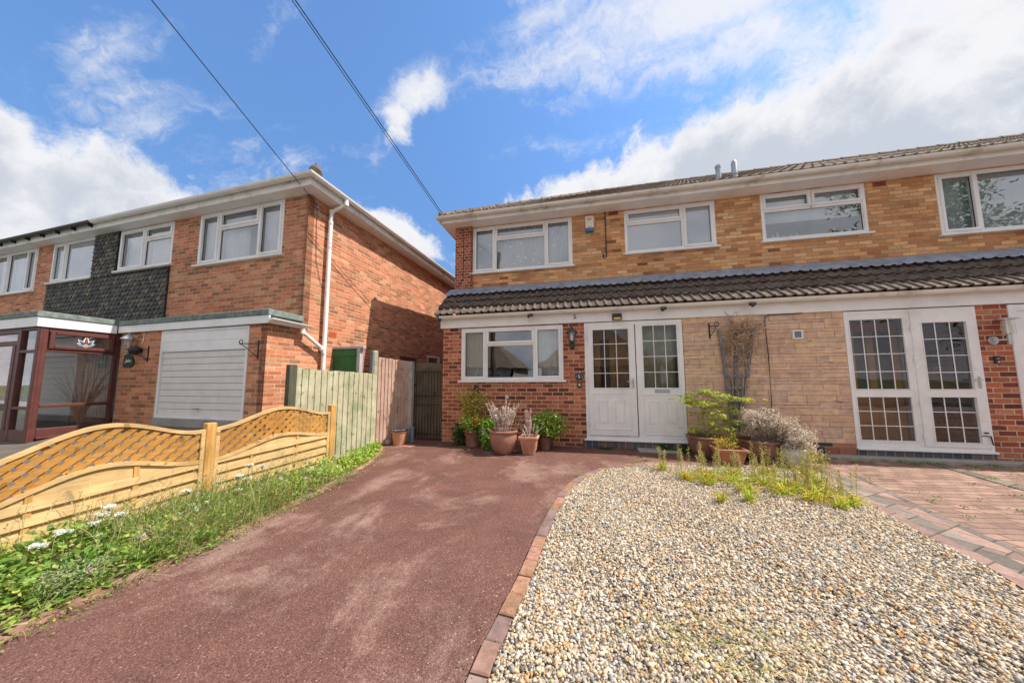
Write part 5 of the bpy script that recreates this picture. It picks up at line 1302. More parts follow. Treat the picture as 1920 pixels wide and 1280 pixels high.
# bigger leaves near the camera
for (cx, cy, R, hh, L0, num) in ((-3.35, 1.05, .26, .22, .075, 260), (-3.05, 1.35, .28, .15, .06, 300), (-3.55, 1.50, .22, .24, .06, 260), (-3.1, .75, .25, .2, .07, 220), (-2.88, 1.75, .2, .10, .045, 200), (-3.45, 2.2, .2, .16, .045, 180), (-3.30, 3.05, .12, .17, .06, 50)):
    r = R*np.sqrt(npr.random(num)); a = npr.uniform(0, 6.283, num); dz_ = (1-(r/R)**2)*hh*npr.uniform(.4, 1, num)+.02
    pos = np.stack([cx+r*np.cos(a), cy+r*np.sin(a), dz_], 1); d = np.stack([np.cos(a), np.sin(a), npr.uniform(-.1, .9, num)], 1)+npr.normal(0, .3, (num, 3))
    wb.add(pos, d, UP(num), npr.uniform(.6, 1.15, num)*L0, npr.uniform(.35, .6, num)*L0, cols(num, [(.14, .26, .04), (.20, .34, .06), (.11, .20, .035), (.30, .40, .09)]))
# pale grey green herb
num = 900; a = npr.uniform(0, 6.283, num); r = .13*np.sqrt(npr.random(num)); pos = np.stack([-2.92+r*np.cos(a), 1.28+r*np.sin(a), npr.uniform(.02, .16, num)], 1)
wb.add(pos, rdir(num, .5), UP(num), .022, .008, cols(num, [(.30, .35, .18), (.38, .41, .22), (.22, .28, .12)]))
# grass: tussocks leaning over the kerb
n = 6400; x, y, t = in_bed(n, .9, 3.6, .0, .8); m_ = npr.random(n) < np.where((y > 1.55) & (y < 2.7), clump_h(x*1.3, y*.8)+.25, .15); x, y, t = x[m_], y[m_], t[m_]; n = len(x)
hh = npr.uniform(.07, .28, n)*np.where((y > 1.6) & (y < 2.9), 1.15, .7); B = np.stack([x, y, np.full(n, .0)], 1)
dv = np.stack([npr.normal(.10, .10, n), npr.normal(-.01, .10, n), hh], 1)
wb.strips(B, B+dv, np.stack([-dv[:, 0]*.35, -dv[:, 1]*.35, hh*.35], 1), npr.uniform(.003, .0075, n), cols(n, GRASS, .3))
# tall seeding stems against the fence
n = 190; x, y, t = in_bed(n, 1.3, 3.4, 0, 1.0); x -= .0; hh = npr.uniform(.22, .46, n); B = np.stack([x, y, np.zeros(n)], 1); dv = np.stack([npr.normal(.05, .08, n), npr.normal(0, .08, n), hh], 1)
wb.strips(B, B+dv, np.stack([-dv[:, 0]*.4, -dv[:, 1]*.4, hh*.2], 1), .0026, cols(n, [(.40, .42, .20), (.50, .46, .28)]), taper=False)
for k in range(8):
    tt = .80+.03*k; pos = B+dv*tt+npr.normal(0, .004, (n, 3)); wb.add(pos, rdir(n, .8), UP(n), .016, .005, cols(n, [(.52, .47, .30), (.44, .42, .22), (.58, .50, .38)]))
# small white and pink clover blooms and fresh leaf tufts up the bed
n = 900; x, y, t = in_bed(n, 2.6, 5.0, -.05); k_ = clump_h(x, y); hz = .05+.10*k_; wb.add(np.stack([x, y, hz], 1), rdir(n, .6), UP(n), npr.uniform(.03, .06, n), npr.uniform(.018, .034, n), cols(n, [(.30, .46, .07), (.40, .52, .10), (.22, .38, .06)]))
for q0 in range(46):
    x, y, t = in_bed(1, 1.2, 5.0, -.06); c = np.array([x[0], y[0], npr.uniform(.09, .20)]); m_ = 26; wb.add(c+npr.normal(0, .008, (m_, 3)), rdir(m_, .3), UP(m_), .012, .009, cols(m_, [(.80, .80, .78), (.72, .68, .68)] if npr.random() < .75 else [(.62, .40, .48), (.66, .50, .52)], .06))
# stray leaves and stems creeping onto the tarmac
n = 420; y = npr.uniform(.7, 4.8, n); x = kerbx(y)+npr.exponential(.05, n)+.01; wb.add(np.stack([x, y, npr.uniform(.008, .03, n)], 1), rdir(n, .1), UP(n), npr.uniform(.015, .03, n), .012, cols(n, GREEN+[(.30, .28, .10)]))
n = 260; y = npr.uniform(1.0, 3.5, n); x = kerbx(y)-.02; B = np.stack([x, y, np.full(n, .01)], 1); dv = np.stack([npr.uniform(.05, .26, n), npr.normal(0, .08, n), npr.uniform(.0, .07, n)], 1)
wb.strips(B, B+dv, np.stack([dv[:, 0]*.1, dv[:, 1]*.1, np.full(n, .05)], 1), .0035, cols(n, GRASS+[(.45, .38, .24)]))
setp(wb.build('weeds', 'leaf', org=(-3.3, 2.6, 0)), kind='stuff', label='tangle of green weeds and long grass filling the bed along the pine fence', cat='weeds')

# dandelion-sized clover tufts further up the bed are part of the weeds; flowers are single plants
def umbel(x, y, z, s, label, group):
    t_ = thing('yarrow', (x, y, 0), label, 'flower', group); rr = random.Random(int(x*997+y*313))
    q = MB(); bx, by = x+rr.uniform(-.05, .05), y+rr.uniform(-.05, .05); top = Vector((x, y, z)); q.tube([(bx, by, 0), ((bx+x)/2, (by+y)/2, z*.55), top-Vector((0, 0, .03))], .003, 5)
    heads = []
    for k in range(9):
        a, r = rr.uniform(0, 6.28), s*math.sqrt(rr.random()); h = top+Vector((r*math.cos(a), r*math.sin(a), rr.uniform(-.006, .006))); heads.append(h); q.tube([top-Vector((0, 0, .035)), h-Vector((0, 0, .004))], .0014, 4)
    q.build('stem', plain('flower_stem', (.15, .24, .07), .7) if 'flower_stem' not in M else M['flower_stem'], t_)
    L_ = Leaves(); m_ = 260; hh = np.array([list(heads[i]) for i in npr.integers(0, 9, m_)]); pos = hh+np.stack([npr.normal(0, s*.22, m_), npr.normal(0, s*.22, m_), npr.normal(0, .004, m_)], 1)
    L_.add(pos, rdir(m_, .3), UP(m_), .010, .009, cols(m_, [(.80, .80, .78), (.72, .73, .70), (.84, .82, .84)], .06)); L_.build('flower_head', 'petal', t_)
    L_ = Leaves(); m_ = 40; tt = npr.uniform(.05, .8, m_); pos = np.array([[bx, by, 0]])*(1-tt[:, None])+np.array([[x, y, z-.03]])*tt[:, None]; L_.add(pos, rdir(m_, .2), UP(m_), .035, .006, cols(m_, GREEN)); L_.build('leaf', 'leaf', t_)
M['flower_stem'] = plain('flower_stem', (.15, .24, .07), .7)
FL = [(1.58, .22, 'leftmost in the tall cluster'), (1.70, .23, 'right of the tall cluster'), (1.60, .27, 'second in the tall cluster'), (1.64, .31, 'topmost of the tall cluster'), (1.60, .12, 'just beneath the tall cluster'), (1.45, .22, 'left of the yellow flower, taller'), (1.36, .18, 'nearest the left picture edge'), (1.60, .045, 'low beside the kerb leaves'), (1.49, .05, 'low at the front, left one'), (1.54, .06, 'just below the yellow flower'),
      (2.10, .26, 'against the joint post of the pine fence'), (2.51, .13, 'low, right of the middle fence post'), (2.57, .07, 'lowest right of the middle fence post'), (2.59, .22, 'between the fence boards and grass, upper right'), (2.51, .27, 'in front of the far fence panel'), (2.61, .35, 'high in front of the far fence panel, left'), (2.74, .31, 'high in front of the far fence panel, right')]
for (y, z, wh) in FL: umbel(-3.45, y, max(z, .06), .033, 'white yarrow flower head '+wh, 'white yarrow flowers in the weed bed')
t = thing('dandelion', (-3.45, 1.53, 0), 'single yellow flower head among the white ones by the fence', 'flower')
q = MB(); q.tube([(-3.46, 1.53, 0), (-3.45, 1.53, .085)], .003, 5); q.build('stem', 'flower_stem', t)
L_ = Leaves(); m_ = 90; a = npr.uniform(0, 6.283, m_); L_.add(np.tile([-3.45, 1.53, .088], (m_, 1)), np.stack([np.cos(a), np.sin(a), npr.uniform(0, .9, m_)], 1), UP(m_), .022, .007, cols(m_, [(.80, .55, .02), (.85, .62, .03)], .05)); L_.build('flower_head', 'petal', t)

# ---- pots
def pot(name, base, prof, mat, label, cat='plant pot', sq=0, soil_r=None, soil_z=None, n=40):
    t_ = thing(name, base, label, cat)
    q = MB(); q.lathe(prof, base, n, sq); q.build('pot', mat, t_, smooth=True)
    if soil_r: q = MB(); q.lathe([(0, soil_z+.01), (soil_r*.6, soil_z+.012), (soil_r, soil_z)], base, 24, sq); q.build('soil', 'soil', t_)
    return t_
def spikes(lv, c, n, R, h, lean, pal, fuzz=60, w_=.016):
    """dried flower spikes (lavender like)"""
    for i in range(n):
        a = npr.uniform(0, 6.283); r = R*math.sqrt(npr.random()); b = np.array([c[0]+r*math.cos(a), c[1]+r*math.sin(a), c[2]])
        hh = h*npr.uniform(.45, 1.0); d = np.array([math.cos(a)*lean*npr.uniform(.2, 1), math.sin(a)*lean*npr.uniform(.2, 1), 1.0]); tip = b+d*hh
        bend = np.array([[-d[0]*hh*.15, -d[1]*hh*.15, 0]])
        lv.strips(b[None], tip[None], bend, .004, cols(1, pal), taper=False)
        t = npr.uniform(.35, 1, fuzz)[:, None]; pos = b*(1-t)+tip*t+npr.normal(0, .0035, (fuzz, 3)); pos[:, :2] += bend[0, :2]*2*(t*(1-t))
        lv.add(pos, rdir(fuzz, .7), UP(fuzz), npr.uniform(.5, 1.2, fuzz)*w_, w_*.5, cols(fuzz, pal))
def bush(lv, c, R, n, L, wd, pal, up=.3, shell=.5):
    d = npr.normal(size=(n, 3)); d /= np.linalg.norm(d, axis=1, keepdims=True); rr_ = (shell+(1-shell)*npr.random(n))[:, None]
    lump = 1+.18*np.sin(d[:, :1]*7+2)*np.cos(d[:, 1:2]*6)+.14*np.sin(d[:, 2:3]*9+d[:, :1]*5)
    pos = np.array(c)+d*np.array(R)*rr_*lump; dd = d*.6+npr.normal(0, .5, (n, 3)); dd[:, 2] += up
    lv.add(pos, dd, UP(n), npr.uniform(.6, 1.2, n)*L, npr.uniform(.7, 1.2, n)*wd, cols(n, pal))
LAV = [(.62, .50, .52), (.70, .60, .62), (.54, .42, .42), (.58, .46, .38), (.78, .70, .70)]
# 1 tall climber pot at the left
B1 = (-2.02, 5.50, 0)
P1 = pot('potted_climber', B1, [(.11, 0), (.13, .01), (.155, .25), (.175, .27), (.175, .31), (.155, .31), (.150, .26)], 'brownpot', 'brown pot with tall leafy yellow-green climber and canes against the brick wall', 'potted plant', soil_r=.15, soil_z=.26)
q = MB(); q.tube([(-1.93, 5.56, .25), (-1.92, 5.62, .90)], .006, 6); q.tube([(-2.12, 5.52, .25), (-2.16, 5.64, 1.0)], .006, 6); q.build('cane', 'twig', P1)
L_ = Leaves(); rr = random.Random(3)
q = MB()
for i in range(9):
    p = Vector((-2.02+rr.uniform(-.08, .08), 5.52, .26)); pts = [p]; dx_ = rr.uniform(-.06, .05)
    for k in range(6): p = p+Vector((dx_+rr.uniform(-.04, .04), rr.uniform(-.01, .03), rr.uniform(.08, .14))); pts.append(p)
    q.tube(pts, [.005-.0006*k for k in range(7)], 5)
    for p in pts[1:]:
        m_ = 30; L_.add(np.array(p)+npr.normal(0, .055, (m_, 3)), rdir(m_, .1), UP(m_), npr.uniform(.026, .052, m_), .030, cols(m_, [(.52, .60, .09), (.64, .66, .16), (.34, .48, .08), (.60, .40, .15), (.48, .26, .12)]))
q.build('stem', 'stem', P1)
bush(L_, (-2.0, 5.45, .42), (.30, .16, .16), 620, .045, .030, [(.28, .44, .07), (.42, .50, .09), (.20, .34, .06)]); L_.build('foliage', 'leaf', P1)
L_ = Leaves(); bush(L_, (-1.93, 5.38, .50), (.13, .06, .10), 60, .022, .018, [(.62, .07, .04), (.72, .14, .05)]); L_.build('flowers', 'petal', P1)
# geranium-like mass between pots
t = thing('leafy_plant', (-1.70, 5.42, 0), 'bright green leafy plant with red blooms spilling between the climber and the round pot', 'plant')
L_ = Leaves(); bush(L_, (-1.72, 5.40, .36), (.20, .16, .17), 520, .05, .042, [(.18, .38, .05), (.28, .48, .07), (.12, .26, .04)]); bush(L_, (-1.66, 5.28, .14), (.13, .10, .15), 330, .045, .04, [(.14, .34, .05), (.22, .42, .07)]); L_.build('foliage', 'leaf', t)
L_ = Leaves(); bush(L_, (-1.86, 5.30, .47), (.16, .05, .07), 40, .022, .020, [(.70, .10, .05), (.62, .06, .05)]); L_.build('flowers', 'petal', t)
L_ = Leaves(); spikes(L_, (-1.62, 5.20, .22), 5, .03, .20, 1.0, [(.60, .50, .55), (.66, .58, .62)], 40); L_.build('dried_spikes', 'dry', t)
t = thing('ivy_clump', (-2.28, 5.55, 0), 'dark green ivy clump at the foot of the left house corner', 'plant')
L_ = Leaves(); bush(L_, (-2.30, 5.56, .17), (.20, .13, .22), 700, .038, .030, [(.03, .10, .03), (.045, .14, .035), (.02, .07, .025)], shell=.3); L_.build('foliage', 'leaf', t)
# 2 round glazed pot
B2 = (-1.31, 5.06, 0)
P2 = pot('potted_lavender', B2, [(.13, 0), (.145, .01), (.20, .10), (.232, .20), (.236, .28), (.218, .345), (.222, .35), (.250, .362), (.252, .385), (.235, .395), (.215, .39), (.205, .36), (.20, .33)], 'glazedpot', 'large round glazed terracotta pot with tall dried lilac-white lavender spikes', 'potted plant', soil_r=.205, soil_z=.345)
L_ = Leaves(); spikes(L_, (B2[0]-.02, B2[1], .35), 36, .14, .50, .5, LAV, 110, .026); spikes(L_, (B2[0]-.03, B2[1]+.02, .35), 6, .06, .68, .2, LAV, 190, .032); spikes(L_, (B2[0]+.08, B2[1], .35), 14, .12, .30, .9, [(.44, .36, .22), (.36, .34, .18), (.52, .40, .30)], 30, .012); L_.build('dried_spikes', 'dry', P2)
# 3 square pot
B3 = (-.88, 5.12, 0)
P3 = pot('potted_lavender', B3, [(.088, 0), (.095, .01), (.135, .245), (.158, .25), (.163, .29), (.15, .298), (.135, .295), (.128, .27)], 'terrapale', 'square pale terracotta pot with one tall pinkish dried spike', 'potted plant', sq=.92, soil_r=.125, soil_z=.265)
q = MB()
for sx, sy_ in ((0, -1), (1, 0)):
    for k in range(9):
        a = -.075+k*.019
        if sx == 0: q.tube([(B3[0]+a, B3[1]-.112, .06), (B3[0]+a*1.1, B3[1]-.128, .19)], .004, 5)
        else: q.tube([(B3[0]+.112, B3[1]+a, .06), (B3[0]+.128, B3[1]+a*1.1, .19)], .004, 5)
q.build('fluted_relief', 'terrapale', P3)
L_ = Leaves(); spikes(L_, (B3[0]-.01, B3[1], .27), 5, .035, .52, .13, [(.62, .46, .46), (.70, .56, .56), (.55, .42, .40)], 120, .030); spikes(L_, (B3[0]+.02, B3[1], .27), 16, .10, .22, .8, LAV, 40, .016); L_.build('dried_spikes', 'dry', P3)
# 4 bushy plant behind
t = thing('fuchsia_bush', (-.62, 5.50, 0), 'rounded bright green bush with pink buds behind the square terracotta pot', 'bush')
q = MB(); q.lathe([(.09, 0), (.12, .2), (.13, .21), (.12, .22)], (-.66, 5.50, 0), 20); q.build('pot', 'brownpot', t)
L_ = Leaves(); bush(L_, (-.60, 5.50, .42), (.35, .22, .23), 1700, .046, .034, [(.22, .38, .06), (.30, .46, .08), (.15, .28, .04), (.40, .50, .14)]); L_.build('foliage', 'leaf', t)
L_ = Leaves(); bush(L_, (-.62, 5.46, .45), (.31, .20, .20), 55, .022, .014, [(.55, .10, .18), (.62, .22, .26), (.60, .35, .10)], shell=.9); L_.build('flowers', 'petal', t)
# small pot by the gate and round stone
t = pot('terracotta_pot', (-3.48, 5.36, 0), [(.105, 0), (.11, .01), (.14, .24), (.152, .245), (.155, .275), (.145, .28), (.135, .27), (.13, .22)], 'terrapale', 'dusty terracotta pot filled with grey stones beside the reddish fence', soil_r=.13, soil_z=.245)
q = MB(); rr = random.Random(8)
for i in range(34):
    a, r = rr.uniform(0, 6.28), .115*math.sqrt(rr.random()); c = Vector((-3.48+r*math.cos(a), 5.36+r*math.sin(a), .262+rr.uniform(0, .02))); s = rr.uniform(.014, .026); q.cbox(c.x-s, c.x+s, c.y-s*.7, c.y+s*.7, c.z-s*.5, c.z+s*.5, s*.3)
q.build('grey_stones', plain('slate_chips', (.22, .23, .26), .8, var=.3, scale=30), t)
q = MB(); q.lathe([(.148, 0), (.160, .004), (.162, .018), (.150, .024), (.142, .016)], (-3.48, 5.36, .262), 30); q.build('rim', 'black', t, smooth=True)
q = MB(); q.lathe([(0, 0), (.03, .004), (.052, .025), (.056, .05), (.045, .082), (.02, .098), (0, .1)], (-3.69, 5.30, 0), 16)
setp(q.build('round_stone', 'concrete', org=(-3.69, 5.30, 0), smooth=True), 'small buff rounded stone left of the stone filled terracotta pot', 'stone')
q = MB(); q.tube([(-3.40, 5.66, 0), (-3.40, 5.66, .26)], .045, 16); q.tube([(-3.40, 5.66, .26), (-3.40, 5.66, .30)], .05, 16); setp(q.build('drain_pipe', plain('blue_grey_pipe', (.20, .25, .32), .5), org=(-3.40, 5.66, 0), smooth=True), 'short blue-grey pipe standing at the foot of the concrete gate post', 'pipe')
# 5 maple in bowl pot
B5 = (1.93, 5.40, 0)
P5 = pot('potted_maple', B5, [(.15, 0), (.165, .01), (.235, .12), (.262, .24), (.265, .30), (.285, .312), (.288, .335), (.268, .345), (.250, .335), (.245, .30)], 'brownpot', 'brown bowl pot with small yellow-green maple in layered sprays beside the door', 'potted plant', soil_r=.245, soil_z=.31)
q = MB(); L_ = Leaves()
tr = [Vector(p) for p in ((1.95, 5.42, .31), (1.96, 5.42, .42), (1.90, 5.43, .55), (1.93, 5.43, .68), (1.88, 5.42, .80), (1.94, 5.43, .95))]; q.tube(tr, [.013, .012, .010, .009, .007, .005], 7)
SPR = [(1.62, 5.40, .92), (1.74, 5.45, .97), (1.90, 5.42, 1.04), (2.02, 5.46, 1.00), (2.16, 5.42, .90), (2.36, 5.38, .93), (2.50, 5.36, .92), (2.20, 5.45, .78), (1.78, 5.35, .84), (1.95, 5.30, .86), (2.30, 5.40, .72), (1.85, 5.38, .70), (2.05, 5.35, .66), (2.25, 5.32, .58), (2.38, 5.30, .56), (1.98, 5.30, .56), (2.12, 5.30, .48), (1.75, 5.30, .44), (2.02, 5.42, .76), (1.68, 5.42, .86), (2.12, 5.38, .98)]
for (x, y, z) in SPR:
    s_ = min(tr, key=lambda p: (p-Vector((x, y, z-.08))).length); q.tube([s_, s_.lerp(Vector((x, y, z)), .5)+Vector((0, 0, .02)), (x, y, z)], [.006, .004, .002], 5)
    for k in range(11):
        c = np.array([x, y, z])+npr.normal(0, 1, 3)*np.array([.075, .06, .016]); m_ = 13; a = npr.uniform(0, 6.283, m_)
        L_.add(np.tile(c, (m_, 1))+npr.normal(0, .012, (m_, 3)), np.stack([np.cos(a), np.sin(a), npr.uniform(-.35, .05, m_)], 1), np.tile([0, 0, 1.], (m_, 1))+npr.normal(0, .2, (m_, 3)), npr.uniform(.036, .060, m_), .017, cols(m_, [(.50, .54, .06), (.60, .62, .10), (.36, .46, .05), (.44, .52, .06)]))
q.build('trunk', 'twig', P5, smooth=True); L_.build('foliage', 'leaf', P5)
L_ = Leaves(); bush(L_, (1.80, 5.36, .38), (.12, .10, .06), 200, .03, .012, [(.16, .20, .12), (.22, .26, .16)]); L_.build('underplanting', 'leaf', P5); L_ = Leaves(); bush(L_, (2.02, 5.34, .38), (.14, .10, .07), 160, .05, .012, [(.50, .42, .08), (.34, .36, .06)]); L_.build('underplanting', 'leaf', P5)
# 6 tapered square pot
B6 = (2.06, 4.98, 0)
P6 = pot('potted_spurge', B6, [(.115, 0), (.12, .01), (.170, .205), (.192, .21), (.197, .245), (.182, .252), (.168, .248), (.16, .22)], 'terracotta', 'square tapered terracotta pot with small yellow-orange leaves in front of the maple pot', 'potted plant', sq=.92, soil_r=.155, soil_z=.22)
L_ = Leaves(); bush(L_, (2.03, 4.98, .30), (.17, .13, .08), 420, .028, .018, [(.55, .46, .05), (.66, .38, .05), (.42, .44, .06), (.62, .25, .05), (.30, .38, .05)]); bush(L_, (2.16, 5.02, .38), (.05, .05, .10), 90, .026, .016, [(.60, .54, .06), (.40, .44, .06)]); L_.build('foliage', 'leaf', P6)
# 7 wide bowl
B7 = (2.58, 5.28, 0)
P7 = pot('potted_dry_shrub', B7, [(.15, 0), (.165, .01), (.235, .13), (.262, .25), (.262, .285), (.285, .295), (.287, .322), (.268, .332), (.250, .322), (.245, .28)], 'brownpot', 'wide brown bowl pot from which a dead silvery shrub leans to the right', 'potted plant', soil_r=.245, soil_z=.28)
q = MB(); rr = random.Random(12); L_ = Leaves(); SILV = [(.66, .58, .54), (.54, .42, .34), (.76, .71, .69), (.46, .34, .26), (.70, .62, .63)]
for i in range(120):
    t_ = rr.random(); tip = Vector((2.36+t_*.92, 5.18+rr.uniform(-.18, .16), .69-.45*max(0, t_-.5)-.12*abs(t_-.35)+rr.uniform(-.14, .10)))
    if t_ > .7: tip.z = rr.uniform(.10, .50)
    b = Vector((2.50+t_*.20, 5.24, .27)); mid = b.lerp(tip, .5)+Vector((0, 0, .08)); q.tube([b, mid, tip], [.006, .004, .0015], 4)
    for k in range(20):
        s = .45+.6*rr.random(); c = b.lerp(tip, s); m_ = 8; L_.add(np.array(c)+npr.normal(0, .020, (m_, 3)), rdir(m_, .3), UP(m_), npr.uniform(.016, .036, m_), .011, cols(m_, SILV))
q.build('branches', 'twig', P7); 
spikes(L_, (2.78, 5.22, .42), 4, .03, .36, .15, SILV, 130, .034); spikes(L_, (2.74, 5.20, .36), 34, .16, .34, 1.0, SILV, 70, .026); L_.build('dried_leaves', 'dry', P7)
# 8 pale urn
B8 = (2.90, 5.02, 0)
P8 = pot('potted_dry_shrub', B8, [(.06, 0), (.075, .01), (.12, .08), (.135, .16), (.125, .24), (.135, .25), (.12, .26)], 'greyurn', 'small pale grey urn at the gravel edge with tangled dead grey-brown growth', 'potted plant', soil_r=.12, soil_z=.235)
L_ = Leaves(); q = MB()
for i in range(40):
    a = rr.uniform(0, 6.28); tip = Vector((2.93+.20*math.cos(a)*rr.random(), 5.04+.15*math.sin(a), rr.uniform(.18, .48))); q.tube([(2.90, 5.02, .22), tip], [.004, .0015], 4)
    for k in range(10): c = Vector((2.90, 5.02, .22)).lerp(tip, .4+.65*rr.random()); m_ = 8; L_.add(np.array(c)+npr.normal(0, .02, (m_, 3)), rdir(m_, .2), UP(m_), .026, .010, cols(m_, SILV))
q.build('branches', 'twig', P8); L_.build('dried_leaves', 'dry', P8)
# 9 yellow stonecrop beside it
t = thing('yellow_flowering_plant', (3.08, 4.92, 0), 'low plant with bright yellow flowers right of the pale urn', 'plant')
L_ = Leaves(); bush(L_, (3.08, 4.92, .10), (.17, .12, .11), 420, .028, .016, [(.22, .30, .05), (.34, .36, .08), (.30, .14, .08)]); L_.build('foliage', 'leaf', t)
L_ = Leaves(); bush(L_, (3.06, 4.92, .18), (.14, .09, .06), 170, .016, .014, [(.80, .60, .03), (.75, .66, .06)], shell=.6); L_.build('flowers', 'petal', t)
t = thing('sedum_patch', (2.62, 4.80, 0), 'low reddish green sedum hugging the gravel in front of the bowl pot', 'plant')
L_ = Leaves(); bush(L_, (2.62, 4.80, .03), (.30, .08, .05), 420, .022, .012, [(.26, .22, .06), (.34, .12, .08), (.22, .26, .06), (.42, .36, .10)]); L_.build('foliage', 'leaf', t)
# creeping plants at the foot of the door
for (x0, x1, num, hh, lb) in ((1.30, 1.84, 900, .13, 'dark green creeping plant under the right half of the porch door'), (.28, .52, 200, .09, 'small dark weed growing at the blue brick plinth below the door')):
    t = thing('creeping_plant', ((x0+x1)/2, 5.70, 0), lb, 'plant'); L_ = Leaves(); x = npr.uniform(x0, x1, num); L_.add(np.stack([x, 5.72+npr.normal(0, .04, num), npr.uniform(.01, hh, num)*(.6+.4*np.sin(x*11))], 1), rdir(num, .2), UP(num), .026, .022, cols(num, [(.06, .17, .03), (.10, .24, .04), (.04, .11, .025)])); L_.build('foliage', 'leaf', t)

# ---- flowering clumps in the gravel (striped leaves and tall seed stalks)
CLP = [(1.24, 4.12, .11, 2), (1.50, 4.22, .13, 3), (1.42, 3.98, .08, 1), (1.70, 4.10, .16, 4), (1.72, 3.80, .10, 2), (1.62, 3.52, .07, 0), (2.02, 4.12, .14, 3), (2.06, 3.80, .14, 3), (2.26, 3.98, .16, 4), (2.22, 3.66, .12, 2), (2.46, 3.88, .15, 4), (2.36, 3.50, .08, 1), (2.52, 3.62, .10, 2), (2.58, 4.18, .10, 3), (1.86, 4.40, .10, 3), (1.33, 3.45, .05, 0), (2.30, 4.50, .10, 4), (2.72, 4.50, .08, 4), (1.05, 4.48, .07, 2)]
WH = ['nearest the brick edging curve', 'second from the left', 'small one left of centre', 'large one in the middle', 'just in front of the large middle one', 'lonely front one', 'behind the centre', 'right of centre', 'tallest right of centre', 'low front right', 'broad one towards the paving', 'front small one towards the paving', 'touching the block paving edge', 'rear one touching the block paving', 'rear one before the square pot', 'tiny sprig standing alone', 'tall seeding one before the bowl pot', 'tall seeding one before the pale urn', 'small one behind the brick edging curve']
for i, (cx, cy, R, ns) in enumerate(CLP):
    t = thing('gravel_plant', (cx, cy, 0), 'yellow-green strap leaved clump in the gravel, '+WH[i], 'plant', 'strap leaved plants growing in the gravel'); L_ = Leaves()
    m_ = int(520*R)+16; a = npr.uniform(0, 6.283, m_); L0 = npr.uniform(.5, 1.1, m_)*(R+.05); B = np.stack([cx+npr.normal(0, R*.3, m_), cy+npr.normal(0, R*.3, m_), np.full(m_, .01)], 1)
    tip = B+np.stack([np.cos(a)*L0, np.sin(a)*L0, npr.uniform(.0, .13, m_)], 1); L_.strips(B, tip, np.stack([np.zeros(m_), np.zeros(m_), npr.uniform(.04, .12, m_)], 1), npr.uniform(.008, .015, m_), cols(m_, [(.56, .56, .10), (.40, .50, .07), (.28, .44, .06), (.70, .58, .16), (.70, .44, .08)])); L_.build('foliage', 'leaf', t)
    if ns:
        L_ = Leaves()
        for k in range(int(ns*1.6)+1):
            b = np.array([cx+npr.normal(0, R*.6), cy+npr.normal(0, R*.6), 0.]); hh = npr.uniform(.24, .44); tip = b+np.array([npr.normal(0, .03), npr.normal(0, .03), hh]); L_.strips(b[None], tip[None], np.zeros((1, 3)), .005, cols(1, [(.30, .36, .10)]), taper=False)
            f_ = 110; tt = npr.uniform(.42, 1, f_)[:, None]; pos = b*(1-tt)+tip*tt+npr.normal(0, .009, (f_, 3)); L_.add(pos, rdir(f_, .4), UP(f_), npr.uniform(.008, .017, f_), .008, cols(f_, [(.46, .40, .14), (.34, .36, .12), (.52, .36, .20), (.38, .26, .14)]))
        L_.build('seed_stalks', 'leaf', t)
# straw-like dead grass lying near the camera
L_ = Leaves(); m_ = 420; B = np.stack([npr.normal(.62, .20, m_), npr.normal(1.62, .12, m_), npr.uniform(.02, .04, m_)], 1); a = npr.uniform(0, 6.283, m_); d = np.stack([np.cos(a), np.sin(a)*.7, npr.uniform(0, .25, m_)], 1)*npr.uniform(.05, .18, m_)[:, None]; L_.strips(B, B+d, np.stack([npr.normal(0, .02, m_), npr.normal(0, .02, m_), npr.uniform(.0, .03, m_)], 1), .0022, cols(m_, [(.62, .47, .30), (.52, .38, .22), (.48, .50, .14)]))
setp(L_.build('dead_grass', 'dry', org=(.62, 1.62, .01)), kind='stuff', label='dry straw coloured grass lying on the gravel near the bottom edge', cat='dead grass')
# tufts in paving joints
L_ = Leaves(); sp = []
for k in range(190):
    x, y = npr.uniform(2.9, 7.5), npr.uniform(2.2, 5.75)
    if npr.random() < .35: y = npr.uniform(5.45, 5.68)
    if x < 3.1 and y < 4.6: x += .4
    m_ = int(npr.uniform(8, 34)); s = npr.uniform(.012, .05); ln = npr.uniform(.5, 1.6)
    pos = np.stack([x+npr.normal(0, s*ln, m_), y+npr.normal(0, s*.5, m_), npr.uniform(.005, .022, m_)], 1); L_.add(pos, rdir(m_, .4), UP(m_), .016, .010, cols(m_, [(.12, .24, .04), (.20, .30, .05), (.28, .32, .08), (.08, .16, .03)]))
for (x, y) in ((.28, 4.36), (-.03, 4.02), (.78, 4.80), (.95, 5.02)):
    m_ = 40; L_.add(np.stack([x+npr.normal(0, .03, m_), y+npr.normal(0, .02, m_), npr.uniform(.01, .05, m_)], 1), rdir(m_, .4), UP(m_), .02, .012, cols(m_, [(.16, .28, .04), (.26, .36, .06)]))
setp(L_.build('joint_weeds', 'leaf', org=(4.5, 4.2, 0)), kind='stuff', label='small green weed tufts sprouting from joints of the pink block paving', cat='weeds')

